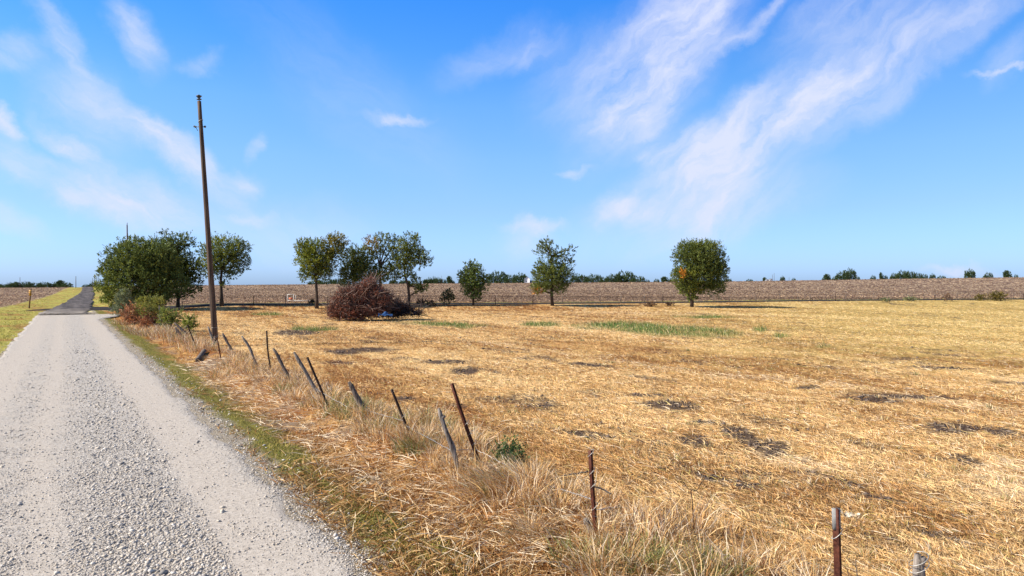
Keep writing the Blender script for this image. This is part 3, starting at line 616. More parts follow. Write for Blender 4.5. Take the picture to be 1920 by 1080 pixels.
def make_tree(name, label, base, Yd, trunk, blobs, lsize=.2, dens=1.0, group=None, cat='tree', trunk_r=.16, branches=True, mat=None, tint=LEAF, droop=0.0, twigr=.012, vary=.35):
    """base px; trunk: px path from the ground up; blobs: px, py, rx, ry, density, colour factor"""
    if Yd is None: Yd = ground(*base)[1]
    X0, Y0 = (base[0]-960)/FP*Yd, Yd; Z0 = float(hgt(X0, Y0))
    root = thing(name, label, cat, (X0, Y0, Z0), group)
    k = Yd/FP; tm = MB(); pts = [Vector((X0, Y0, Z0-.1))]
    for p in trunk: v = at(p[0], p[1], Yd); v.y += (p[2] if len(p) > 2 else 0); pts.append(v)
    n = len(pts); tm.tube(pts, [trunk_r*(1.1 if i == 0 else 1-.55*i/(n-1)) for i in range(n)], 8, wob=.08)
    top = pts[-1]; cl = []
    for b in blobs:
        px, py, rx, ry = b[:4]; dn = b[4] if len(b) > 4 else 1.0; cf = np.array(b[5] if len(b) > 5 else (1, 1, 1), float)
        cdep = b[6] if len(b) > 6 else random.uniform(-.25, .25)*rx*k
        c = at(px, py, Yd); c.y += cdep; ax, az_ = rx*k*1.14, ry*k*1.14; ay = max(ax, az_)*.85
        best = min(pts[1:], key=lambda p: (p-c).length) if len(pts) > 2 else top
        if branches:
            mid = best.lerp(c, .5)+Vector((random.uniform(-.3, .3), random.uniform(-.3, .3), random.uniform(-.1, .4)))*ax*.4
            tm.tube([best, best.lerp(mid, .6), mid, mid.lerp(c, .6), c], [trunk_r*.5, trunk_r*.4, trunk_r*.32, trunk_r*.25, trunk_r*.12], 5, cap=False)
        vol = ax*az_; m = int(dn*dens*vol*62/(lsize/.2)**2*1.75)+8
        for _ in range(m):
            v = Vector(rng.normal(0, 1, 3)); v.normalize(); q = rng.random()**.42
            lump = .8+.38*float(vn(np.array([v.x*3+px]), np.array([v.z*3+v.y*2+py]), 5)[0])
            p = c+Vector((v.x*ax, v.y*ay, v.z*az_))*q*lump
            d = (v*.8+Vector((0, 0, .6-droop))+Vector(rng.normal(0, .35, 3))).normalized()
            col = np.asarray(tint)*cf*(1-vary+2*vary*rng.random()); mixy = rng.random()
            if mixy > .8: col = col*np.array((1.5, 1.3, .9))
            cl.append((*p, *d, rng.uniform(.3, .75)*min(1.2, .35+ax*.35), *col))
            if branches and rng.random() < .13: tm.tube([c.lerp(p, .15), c.lerp(p, .6)+Vector((0, 0, .1)), p+d*.3], [twigr*2.2, twigr*1.5, twigr*.6], 3, cap=False)
    V, Q, col = leafcloud(cl, lsize, None)
    tm.build('trunk', M_bark, root)
    np_mesh('crown', V, Q, mat or M_leaf, root, col=col, origin=(X0, Y0, Z0))
    return root
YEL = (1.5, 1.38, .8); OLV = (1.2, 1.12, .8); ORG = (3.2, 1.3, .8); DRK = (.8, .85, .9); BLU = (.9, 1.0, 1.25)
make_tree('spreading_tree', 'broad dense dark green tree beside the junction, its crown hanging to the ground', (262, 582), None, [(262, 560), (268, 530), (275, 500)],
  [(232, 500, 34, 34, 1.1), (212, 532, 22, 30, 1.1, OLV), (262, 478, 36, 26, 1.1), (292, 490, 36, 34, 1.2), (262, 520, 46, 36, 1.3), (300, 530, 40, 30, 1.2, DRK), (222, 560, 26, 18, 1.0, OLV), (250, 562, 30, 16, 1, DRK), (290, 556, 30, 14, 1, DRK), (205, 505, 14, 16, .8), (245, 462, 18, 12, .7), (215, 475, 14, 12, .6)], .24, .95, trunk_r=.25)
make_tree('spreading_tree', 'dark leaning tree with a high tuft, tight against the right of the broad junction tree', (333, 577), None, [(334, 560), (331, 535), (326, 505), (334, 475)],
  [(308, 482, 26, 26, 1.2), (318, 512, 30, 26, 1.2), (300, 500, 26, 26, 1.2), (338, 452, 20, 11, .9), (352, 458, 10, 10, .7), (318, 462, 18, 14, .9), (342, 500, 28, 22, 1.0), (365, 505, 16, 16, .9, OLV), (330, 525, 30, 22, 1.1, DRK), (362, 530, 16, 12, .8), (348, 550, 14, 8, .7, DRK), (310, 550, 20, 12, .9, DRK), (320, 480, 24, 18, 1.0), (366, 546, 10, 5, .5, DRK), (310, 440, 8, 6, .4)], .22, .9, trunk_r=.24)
make_tree('broadleaf_tree', 'round crowned tree directly behind the near leaning utility pole', (416, 574), None, [(415, 550), (414, 525), (416, 505)],
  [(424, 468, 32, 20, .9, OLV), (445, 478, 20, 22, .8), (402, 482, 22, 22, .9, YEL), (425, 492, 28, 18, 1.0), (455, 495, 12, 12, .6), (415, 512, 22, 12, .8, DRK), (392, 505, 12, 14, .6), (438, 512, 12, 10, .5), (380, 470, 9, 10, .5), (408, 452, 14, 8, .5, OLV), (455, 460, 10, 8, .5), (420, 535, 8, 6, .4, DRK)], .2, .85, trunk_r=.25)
make_tree('broadleaf_tree', 'yellow green tree on a bare straight trunk, left of the brush pile', (594, 578), None, [(594, 560), (593, 535), (592, 515)],
  [(588, 485, 28, 28, 1.1, YEL), (600, 500, 26, 22, 1.1, OLV), (567, 462, 13, 13, .8, OLV), (575, 480, 16, 18, .9, YEL), (590, 460, 16, 10, .6), (628, 458, 20, 16, 1.1, (1.5, 1.08, .8)), (634, 474, 16, 16, 1.0), (616, 478, 12, 13, .8), (606, 515, 15, 11, .8, DRK), (578, 515, 14, 12, .6), (568, 520, 8, 8, .4)], .19, .95, trunk_r=.25)
make_tree('broadleaf_tree', 'low dark tree rising right behind the brush pile, left of the pale stemmed one', (662, 574), None, [(662, 555), (664, 530), (667, 505)],
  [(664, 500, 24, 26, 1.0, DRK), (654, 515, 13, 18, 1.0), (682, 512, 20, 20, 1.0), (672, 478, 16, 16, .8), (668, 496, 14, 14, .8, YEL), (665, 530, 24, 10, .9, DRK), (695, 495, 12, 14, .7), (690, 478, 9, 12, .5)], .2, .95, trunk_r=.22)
make_tree('broadleaf_tree', 'thin crowned tree with bare forked stems and russet top, over the brush pile peak', (714, 573.5), None, [(714, 550), (713, 520), (712, 500)],
  [(700, 458, 16, 14, .7, (2.0, 1.1, .8)), (715, 450, 14, 10, .6, OLV), (728, 455, 16, 12, .45), (706, 475, 12, 12, .6, OLV), (735, 478, 12, 12, .5), (722, 470, 10, 10, .4), (720, 515, 24, 14, 1.0), (735, 508, 14, 12, .8), (705, 520, 14, 10, .8, YEL), (742, 455, 10, 10, .4)], .19, .85, trunk_r=.25)
make_tree('broadleaf_tree', 'ragged tree with a low side bough, right of the brush pile', (766, 574), None, [(767, 555), (765, 535), (759, 515), (758, 495)],
  [(766, 455, 16, 14, .65), (752, 470, 18, 16, .8, YEL), (775, 472, 18, 14, .8), (762, 488, 24, 14, .9), (788, 482, 16, 12, .8), (800, 490, 11, 7, .6), (745, 495, 14, 12, .7, OLV), (775, 500, 18, 8, .6), (758, 508, 12, 8, .5), (768, 517, 10, 7, .8, DRK), (779, 533, 13, 9, 1.0, DRK), (792, 540, 11, 6, .9, DRK), (786, 546, 8, 5, .7, DRK), (780, 446, 7, 9, .5), (748, 522, 8, 7, .5)], .19, .9, trunk_r=.22)
make_tree('bushy_tree', 'small pointed bushy tree with leaves down to the ground, between two round crowned trees', (887, 573), None, [(887, 555), (887, 535), (888, 515)],
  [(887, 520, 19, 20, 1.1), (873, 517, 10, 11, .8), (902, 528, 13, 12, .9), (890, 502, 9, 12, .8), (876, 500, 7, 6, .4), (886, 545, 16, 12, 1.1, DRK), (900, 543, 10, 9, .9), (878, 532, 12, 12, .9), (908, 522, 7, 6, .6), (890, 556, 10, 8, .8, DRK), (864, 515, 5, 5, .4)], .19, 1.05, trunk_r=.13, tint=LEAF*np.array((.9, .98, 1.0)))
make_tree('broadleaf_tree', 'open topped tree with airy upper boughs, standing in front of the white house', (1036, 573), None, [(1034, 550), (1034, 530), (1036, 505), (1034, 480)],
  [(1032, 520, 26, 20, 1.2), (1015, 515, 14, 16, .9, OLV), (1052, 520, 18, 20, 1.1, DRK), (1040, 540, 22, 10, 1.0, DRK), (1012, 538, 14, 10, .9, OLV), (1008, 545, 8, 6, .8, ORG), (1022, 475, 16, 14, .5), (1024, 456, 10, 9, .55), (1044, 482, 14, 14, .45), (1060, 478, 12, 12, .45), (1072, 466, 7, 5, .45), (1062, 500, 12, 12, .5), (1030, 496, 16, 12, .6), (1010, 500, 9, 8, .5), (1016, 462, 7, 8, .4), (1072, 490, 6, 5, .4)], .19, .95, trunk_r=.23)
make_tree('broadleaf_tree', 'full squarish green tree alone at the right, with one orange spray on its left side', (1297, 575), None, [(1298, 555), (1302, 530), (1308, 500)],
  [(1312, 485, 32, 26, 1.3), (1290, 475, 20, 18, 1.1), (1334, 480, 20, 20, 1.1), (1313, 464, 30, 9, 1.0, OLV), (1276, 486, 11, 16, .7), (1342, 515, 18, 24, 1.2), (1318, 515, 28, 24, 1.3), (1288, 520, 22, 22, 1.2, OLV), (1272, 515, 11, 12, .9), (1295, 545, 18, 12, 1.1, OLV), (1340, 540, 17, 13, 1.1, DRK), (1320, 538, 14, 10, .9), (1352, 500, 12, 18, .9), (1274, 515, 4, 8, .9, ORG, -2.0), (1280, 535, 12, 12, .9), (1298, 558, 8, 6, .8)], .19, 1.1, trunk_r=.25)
# shrubs at the roadside thicket
make_tree('silver_shrub', 'grey green shrub at the corner of the side road, left end of the thicket', (229, 592), 70, [(229, 580)], [(228, 568, 14, 14, .9), (224, 582, 11, 12, .9), (236, 580, 10, 12, .8), (232, 556, 9, 9, .6)], .14, 1.1, cat='shrub', trunk_r=.05, tint=np.array((.2, .23, .13)))
make_tree('rusty_shrub', 'reddish brown dying shrub at the left of the roadside thicket', (255, 617), 56, [(255, 605)], [(247, 590, 13, 14, 1.0), (262, 597, 13, 14, 1.0), (252, 604, 14, 12, 1.0), (268, 582, 10, 12, .8, (.55, 1.0, .55))], .12, 1.05, cat='shrub', trunk_r=.04, mat=M_dead, tint=np.array((.42, .22, .13)), twigr=.01)
make_tree('rusty_shrub', 'reddish brown dry shrub mixed with green, just left of the pale thin post', (283, 622), 50, [(283, 605)], [(280, 600, 12, 16, 1.0), (290, 607, 9, 12, 1.0), (272, 608, 10, 11, 1.0), (280, 583, 12, 10, .9, (.5, 1.05, .5)), (292, 590, 8, 10, .8, (.55, 1.1, .5))], .11, 1.05, cat='shrub', trunk_r=.04, mat=M_dead, tint=np.array((.42, .22, .13)), twigr=.01)
make_tree('green_shrub', 'yellow green shrub forming the top of the thicket under the big tree', (288, 600), 58, [(288, 590)], [(276, 567, 14, 8, .9), (292, 570, 12, 10, .9), (265, 574, 12, 9, .8, OLV), (300, 580, 8, 8, .7)], .12, 1.1, cat='shrub', trunk_r=.04, tint=np.array((.26, .27, .06)))
make_tree('green_shrub', 'green shrub spreading behind the heap of leaning sticks', (322, 620), 46, [(322, 608)], [(316, 592, 11, 8, .9), (330, 594, 10, 8, .8), (309, 604, 9, 12, .9), (322, 604, 10, 10, .8), (304, 590, 6, 8, .7)], .1, 1.0, cat='shrub', trunk_r=.03, tint=np.array((.2, .24, .06)))
make_tree('green_shrub', 'small bright green shrub between the stick heap and the utility pole', (356, 625), 42, [(356, 614)], [(355, 600, 8, 8, .9), (360, 612, 7, 8, .9), (350, 610, 6, 8, .8)], .09, 1.1, cat='shrub', trunk_r=.02, tint=np.array((.24, .29, .06)))
make_tree('leafy_weed', 'single leafy green weed in the straw beyond the pair of tall posts', (955, 884), 11.1, [(955, 865), (956, 848)], [(952, 850, 13, 16, .5), (960, 868, 14, 12, .5), (945, 865, 8, 10, .4)], .05, 2.2, cat='weed', trunk_r=.006, tint=np.array((.09, .15, .05)), twigr=.002)
make_tree('small_bush', 'small grey green bush at the far fence, left of the pointed bushy tree', (840, 573), None, [(840, 562)], [(838, 556, 9, 8, .8), (846, 560, 6, 6, .7), (834, 562, 6, 6, .7), (842, 547, 5, 5, .4)], .17, 1.2, cat='shrub', trunk_r=.05, tint=np.array((.085, .1, .045)))
for px, py, w, h, lb in ((1868, 562, 20, 14, 'olive brown brushy thicket at the far fence near the right edge'), (1838, 562, 10, 9, 'bare brown bush just left of the olive thicket at the far fence'), (1775, 563, 10, 13, 'thin leafless bush at the far fence, left of the brown bush'), (1706, 563, 16, 5, 'pale sage low bush at the far fence'), (1660, 564, 9, 5, 'low rusty weed clump at the far fence, left of the sage bush'),
                         (790, 571, 12, 8, 'purplish dry weeds at the far fence right of the ragged tree'), (808, 571, 9, 6, 'dry brown weeds halfway between ragged tree and small grey green bush'), (744, 572, 8, 12, 'russet dry weeds standing behind the low end of the brush pile'), (1255, 572, 10, 4, 'low rust brown weed clump left of the full squarish tree'), (1219, 573, 12, 5, 'low straw coloured weed clump in the shade between the two right trees'), (585, 570, 7, 7, 'dark low bush at the foot of the bare straight trunk')):
    Yd = ground(px, py+1.5)[1]
    tn = {'olive': (.14, .12, .035), 'sage ': (.2, .22, .12)}.get('sage ' if 'sage' in lb else 'olive' if 'olive' in lb else '', (.16, .1, .065))
    if 'dark low' in lb: tn = (.04, .05, .03)
    yb = py+1.5
    make_tree('dry_bush', lb, (px, yb), Yd, [(px, yb-h*.5)], [(px-w*.35, yb-h*.45, w*.5, h*.45, .8), (px+w*.35, yb-h*.5, w*.5, h*.5, .8), (px, yb-h*.7, w*.4, h*.4, .5)], .16, .9 if 'thin leafless' not in lb else .25, cat='bush', trunk_r=.04, mat=M_dead, tint=np.array(tn))
# far trees: three kinds, then copies
def far_proto(kind):
    root = bpy.data.objects.new('distant_tree', None); C.objects.link(root); root.location = (0, 0, 0)
    tm = MB(); tm.tube([(0, 0, 0), (.1, 0, 3), (0, .1, 6)], [.35, .25, .15], 6); cl = []
    bl = {0: [(0, 0, 6.5, 4.6, 3.2), (-2.4, .5, 5, 2.6, 2.6), (2.6, -.5, 5.4, 2.8, 2.5)], 1: [(0, 0, 6.2, 3.4, 3.6), (1.2, 0, 4.2, 3, 2.4), (-1.4, .2, 7.6, 2, 2)], 2: [(0, 0, 4.5, 5, 3.5), (-3, 0, 3.5, 2.8, 2.8), (3, 0, 3.8, 3, 3)]}[kind]
    for x, y, z, a, b in bl:
        for _ in range(170):
            v = Vector(rng.normal(0, 1, 3)); v.normalize(); q = rng.random()**.4
            cl.append((x+v.x*a*q, y+v.y*a*q, max(.3, z+v.z*b*q), v.x, v.y, v.z+.3, .9, *(np.array((.08, .12, .045))*rng.uniform(.7, 1.3))))
    V, Q, col = leafcloud(cl, .6, None, 14)
    tm.build('trunk', M_bark, root, origin=(0, 0, 0)); np_mesh('crown', V, Q, M_leaf, root, col=col)
    return root
protos = [far_proto(k) for k in range(3)]; used = [False]*3
GL = 'trees of the far line left of the dark road'
FAR = [(-6, 16, 6, 0, GL), (7, 15, 5, 2, GL), (20, 16, 7, 0, GL), (32, 12, 8, 1, GL), (49, 24, 9, 2, GL), (66, 22, 7, 2, GL), (83, 24, 8, 2, GL), (104, 18, 7, 0, GL), (115, 13, 10, 1, GL), (125, 18, 7, 2, GL),
 (161, 13, 3.5, 2, 'low dark tree just over the crest where the dark road vanishes'), (181, 24, 7, 2, 'dark trees edge beside the row of distant utility poles'),
 (590, 22, 6, 2, 'far low tree showing left of and behind the bare straight trunk'), (613, 30, 8, 2, 'far wide green tree just right of the bare straight trunk'), (637, 26, 8, 2, 'far tree between the bare straight trunk and the low dark tree'),
 (737, 12, 6, 0, 'far pale tree seen under the boughs of the thin crowned tree'), (757, 14, 6, 0, 'far pale tree seen just left of the ragged tree trunk'),
 (799, 10, 5, 1, 'far bluish trees right of the ragged tree'), (805, 11, 8, 0, 'far bluish trees right of the ragged tree'), (814, 12, 9, 0, 'far bluish trees right of the ragged tree'), (822, 11, 8, 0, 'far bluish trees right of the ragged tree'), (831, 12, 6, 2, 'far bluish trees right of the ragged tree'), (843, 9, 10, 1, 'far bluish trees right of the ragged tree'), (848, 9, 4, 2, 'far bluish trees right of the ragged tree'),
 (868, 14, 10, 2, 'far tree peeping out left of the pointed bushy tree'), (933, 36, 18, 2, 'largest far green tree right of the pointed bushy tree'), (957, 24, 12, 2, 'middle one of three far trees left of the white house'), (975, 22, 14, 0, 'far tree touching the left side of the white house'),
 (1084, 24, 12, 0, 'first far tree to the right of the open topped tree'), (1113, 30, 12, 2, 'far wide tree second to the right of the open topped tree'), (1134, 16, 7, 2, 'smallest far tree in the clump between the two right trees'), (1150, 28, 12, 2, 'far tree at the left shoulder of the tallest far clump'), (1171, 36, 17, 2, 'tallest far tree between the open topped and the squarish tree'), (1196, 24, 9, 2, 'far tree at the right end of the tallest far clump'),
 (1214, 9, 3, 2, 'tiny far bush left of two similar ones before the squarish tree'), (1231, 10, 4, 2, 'tiny far bush halfway to the squarish tree'), (1247, 12, 7, 1, 'small far round tree close to the left of the squarish tree'), (1262, 14, 6, 2, 'far tree half hidden by the left side of the squarish tree'), (1367, 9, 3, 2, 'tiny far tree at the right edge of the squarish tree'),
 (1405, 12, 2.5, 2, 'flat far bush on the rise right of the squarish tree'), (1434, 6, 4.5, 1, 'tiny far tree left of the white sheds'), (1467, 7, 6, 0, 'small far round tree right of the white sheds'), (1488, 7, 3, 2, 'tiny far bush between the white sheds and the twin crowned tree'),
 (1545, 7, 4, 2, 'small bush left beside the taller far shrub'), (1551, 10, 8, 1, 'far rounded shrub left of the twin crowned tree'), (1565, 10, 4, 2, 'low far bush touching the left of the twin crowned tree'), (1578, 19, 12, 2, 'left lower crown of the pair of far trees standing together'), (1592, 19, 16, 0, 'right taller crown of the pair of far trees standing together'), (1608, 8, 4, 2, 'low far bush right of the pair of trees'),
 (1637, 9, 5, 2, 'lone small far bush between the pair and the long clump'), (1652, 5, 9, 1, 'thin upright far tree left of the long clump'), (1658, 11, 5, 2, 'dark low far bush at the foot of the thin upright one'), (1677, 15, 8, 2, 'spreading far tree at the left end of the long clump'),
 (1693, 22, 12, 2, 'trees of the long far clump on the right skyline'), (1706, 18, 11, 2, 'trees of the long far clump on the right skyline'), (1721, 14, 8, 2, 'trees of the long far clump on the right skyline'), (1733, 11, 6, 2, 'trees of the long far clump on the right skyline'),
 (1748, 8, 6, 0, 'lone small far tree right of the long clump'), (1765, 14, 3, 2, 'flat far bush between two lone trees on the right skyline'), (1818, 15, 12, 0, 'lone round far tree, the biggest near the right edge'), (1853, 14, 7, 2, 'low domed far bush, second from the right edge'), (1889, 11, 9, 1, 'far tree closest to the right edge of the skyline'), (1905, 8, 3, 2, 'tiny far bush at the right edge')]
cnt = {}; ORD = ['first', 'second', 'third', 'fourth', 'fifth', 'sixth', 'seventh', 'eighth', 'ninth', 'tenth']
def horizon_row(px):   # where the rise meets the sky
    ys = np.arange(300, 500, 4.0); x = (px-960)/FP*ys; return HY-FP*np.max((hgt(x, ys, False)-CH)/ys)
for px, w, h, kd, lb in FAR:
    Yd = 760+random.uniform(-30, 60); x = (px-960)/FP*Yd; z0 = float(hgt(x, Yd, False)); top = CH-(horizon_row(px)-h-HY)/FP*Yd
    H = top-z0; src = protos[kd]; hp = (9.2, 9.4, 8.0)[kd]; wp = (9.6, 7.2, 11.5)[kd]
    if used[kd]:
        o = src.copy(); C.objects.link(o)
        for ch in src.children:
            c2 = ch.copy(); C.objects.link(c2); c2.parent = o
    else: o = src; used[kd] = True
    o.location = (x, Yd, z0); o.scale = (1.15*w*Yd/FP/wp, 1.15*w*Yd/FP/wp, 1.08*H/hp); o.rotation_euler = (0, 0, random.uniform(-.5, .5))
    grp = GL if lb == GL else lb if lb.startswith(('far bluish trees', 'trees of the long')) else 'distant trees on the skyline'
    cnt[lb] = cnt.get(lb, 0)+1; od = ORD[cnt[lb]-1]
    tag(o, od+' tree from the photo\'s left edge in the far line left of the dark road' if lb == GL else (od+' from the left in the row of far bluish trees right of the ragged tree' if lb.startswith('far bluish') else od+' from the left of the trees making the long clump on the right skyline' if lb.startswith('trees of the long') else lb), 'tree', grp)
# ---------------------------------------------------------------- brush pile
def brush(name, label, blobs, Yd, ntw, nl, dark=False, origin=None):
    X0 = (blobs[0][0]-960)/FP*Yd; Z0 = float(hgt(X0, Yd)); root = thing(name, label, 'brush pile', (X0, Yd, Z0))
    k = Yd/FP; tm = MB(); cl = []
    for px, py, rx, ry in blobs:
        c = at(px, py, Yd); ax, az_ = rx*k, ry*k; ay = max(1.2, ax*.8); gz = 0
        wgt = rx*ry/sum(b[2]*b[3] for b in blobs)
        for _ in range(int(ntw*wgt)):
            v = Vector(rng.normal(0, 1, 3)).normalized()*rng.random()**.45; p = c+Vector((v.x*ax, v.y*ay, v.z*az_)); p.z = max(p.z, Z0+.03)
            d = Vector((rng.normal(0, 1), rng.normal(0, .7), rng.normal(.25, .55))).normalized(); L = rng.uniform(.4, 1.25); q = p+d*L*.5+Vector(rng.normal(0, .12, 3)); e = p+d*L
            q.z = max(q.z, Z0+.05); e.z = max(e.z, Z0+.05)
            r = rng.gamma(2, .006)+.006; w = rng.random(); col = np.array((.07, .042, .035))*(1-w)+np.array((.36, .25, .21))*w if not dark else np.array((.03, .022, .02))*(1-w)+np.array((.15, .11, .1))*w
            tm.tube([p, q, e], [r, r*.8, r*.4], 3, cap=False, col=col)
        for _ in range(int(nl*wgt)):
            v = Vector(rng.normal(0, 1, 3)).normalized()*rng.random()**.33; p = c+Vector((v.x*ax, v.y*ay, v.z*az_)); 
            if p.z < Z0+.1: p.z = Z0+rng.uniform(.05, .3)
            d = Vector(rng.normal(0, 1, 3)).normalized(); w = rng.random()
            col = np.array((.08, .035, .026))*(1-w)+np.array((.36, .145, .095))*w
            if dark: col = col*.6
            cl.append((*p, *d, .35, *col))
    for _ in range(12):   # thicker cut limbs
        b = random.choice(blobs); c = at(b[0]+random.uniform(-.6, .5)*b[2], b[1]+random.uniform(.0, .8)*b[3], Yd-random.uniform(-.5, 1.4)); a = random.uniform(-.5, .9)
        d = Vector((math.cos(a)*random.choice((-1, 1)), random.uniform(-.4, .4), math.sin(a))); L = random.uniform(.8, 2.2); e = c+d*L; c.z = max(c.z, Z0+.1); e.z = max(e.z, Z0+.1)
        tm.tube([c, c.lerp(e, .5)+Vector((0, 0, .1)), e], [.04, .032, .015], 5, col=(.16, .11, .09) if not dark else (.1, .08, .07))
    tm.build('branches', M_twig, root)
    V, Q, col = leafcloud(cl, .13, None, 9); np_mesh('dead_leaves', V, Q, M_dead, root, col=col, origin=tuple(root.location))
    return root
brush('brush_pile', 'tall reddish brown heap of cut branches and dead leaves in the field', [(662, 584, 40, 17), (640, 573, 20, 20), (683, 553, 24, 20), (693, 533, 11, 13), (662, 554, 18, 14), (702, 575, 26, 20), (722, 560, 12, 12), (625, 585, 9, 12), (710, 547, 11, 9), (645, 550, 9, 7)], 60, 3300, 4600)
brush('brush_pile', 'low dark heap of branches and logs trailing right of the tall brush heap', [(752, 582, 26, 10), (778, 588, 18, 4), (735, 587, 22, 9), (752, 573, 12, 5)], 62, 900, 300, True)
def tarp():
    a = ground(723, 597); o = Vector(a); root_y = 57.3
    n = 15; V = []; k = root_y/FP
    for i in range(n):
        for j in range(9):
            u = i/(n-1); v = j/8; px = 709+27*u; py = 586+5.5*v+5*abs(u-.45)*(1-v)+2*math.sin(u*9)*(1-v)
            p = at(px, py, root_y+1.25-v*.8); p.z += .10*math.sin(u*14+v*5)*.6+random.uniform(-.03, .03); p.z = max(p.z, .06); V.append(tuple(p))
    Q = [(i*9+j, (i+1)*9+j, (i+1)*9+j+1, i*9+j+1) for i in range(n-1) for j in range(8)]
    V2 = [(x, y+.01, z-.015) for x, y, z in V]; m = len(V); Q2 = [tuple(q+m for q in f[::-1]) for f in Q]
    tag(np_mesh('tarp', np.array(V+V2), np.array(Q+Q2), M_tarp, origin=V[0], smooth=False), 'crumpled bright blue tarp half buried at the foot of the brush heap', 'tarp')
tarp()
# ---------------------------------------------------------------- utility poles
def utility_pole(label, base, Yd, top, r0, detail, H=None, group='utility poles along the road'):
    X0 = (base[0]-960)/FP*Yd; Z0 = float(hgt(X0, Yd)); b = Vector((X0, Yd, Z0)); t = at(top[0], top[1], Yd)
    root = thing('utility_pole', label, 'utility pole', tuple(b), group)
    m = MB(); n = 14 if detail else 3
    m.tube([b.lerp(t, i/n)-(Vector((0, 0, .3)) if i == 0 else Vector()) for i in range(n+1)], [r0*(1-.42*i/n) for i in range(n+1)], 14 if detail else 6, wob=.03 if detail else 0); m.build('pole', M_pole, root, smooth=False)
    if detail:
        i_ = MB(); ax = (t-b).normalized()
        p = t+ax*.02; i_.tube([p-ax*.1, p+ax*.28], .022, 6)
        for dz, r in ((.06, .12), (.10, .05), (.16, .09), (.22, .14), (.27, .05)): i_.tube([p+ax*dz, p+ax*(dz+.03)], r, 10)
        i_.build('insulator', M_metal, root)
        q = b.lerp(t, (648-238)/(648-190)); h = MB(); h.tube([q-Vector((.34, 0, 0)), q+Vector((.26, 0, 0))], .018, 6); h.tube([q-Vector((.34, 0, .02)), q+Vector((-.34, 0, .06))], .035, 8); h.tube([q-Vector((.27, 0, .05)), q-Vector((.27, 0, -.04))], .04, 8); h.tube([q-Vector((.16, 0, .2)), q-Vector((.26, 0, .01))], .014, 5); h.tube([q+Vector((.2, 0, -.04)), q+Vector((.2, 0, .05))], .05, 8)
        h.build('crossbolt', M_metal, root)
        w = MB(); q2 = b.lerp(t, .915); w.tube([q2+Vector((math.cos(a)*.112, math.sin(a)*.112, .05+.07*math.cos(a))) for a in np.linspace(0, 2*math.pi, 17)], .011, 5, cap=False); w.build('wire_wrap', M_galv, root)
        w = MB()
        for zz in (.9, .35, .41): 
            w = MB(); q2 = b+ax*zz; rr = r0*.99; w.tube([q2+Vector((math.cos(a)*rr, math.sin(a)*rr, (0 if zz > .5 else .1*math.cos(a)))) for a in np.linspace(0, 2*math.pi, 17)], .008, 4, cap=False); w.build('metal_band', M_galv, root)
    else:
        c = MB(); c.tube([t-Vector((0, 0, .1)), t+Vector((0, 0, .35))], .05, 5); c.build('insulator', M_metal, root); c = MB(); c.tube([t+Vector((-.25, 0, -1.6)), t+Vector((.2, 0, -1.6))], .04, 5); c.build('crossbolt', M_metal, root)
    return root
g = ground(404, 648); utility_pole('tall dark leaning utility pole standing among the leaning posts', (404, 648), g[1], (374, 190), .155, True)
utility_pole('utility pole of which only the top shows above the broad dense tree', (240.5, 574), 101, (238.5, 422), .14, False)
for px, top, Yd, lb in ((184, 517.6, 560, 'distant utility pole closest to the foliage, right of the dark road'), (180.5, 518.5, 620, 'second distant utility pole from the foliage, right of the dark road'), (177, 517, 600, 'tallest distant utility pole right of the vanishing dark road'), (173.8, 521.5, 700, 'distant utility pole left beside the tallest one right of the dark road'), (170.6, 526, 820, 'farthest low utility pole just right of where the dark road vanishes'),
                        (142.3, 518, 560, 'lone distant utility pole left of the vanishing dark road'), (37.5, 520, 640, 'lone thin pole standing in the far tree line at the left edge'), (431, 518, 640, 'thin distant pole on the skyline right of the round crowned tree'), (828, 517, 700, 'thin distant pole rising from the bluish far trees'), (1092, 519, 700, 'thin distant pole above the first far tree right of the open topped tree'), (1448.3, 515, 700, 'left of the two thin masts beside the white sheds'), (1451.5, 512, 700, 'right and taller of the two thin masts beside the white sheds'), (1479.5, 520, 700, 'short thin pole on the skyline right of the white sheds'), (1607, 515.5, 700, 'short thin pole on the skyline right of the pair of far trees')):
    utility_pole(lb, (px, 540), Yd, (px, top), .28 if px < 200 else .2, False, group='distant poles on the skyline')
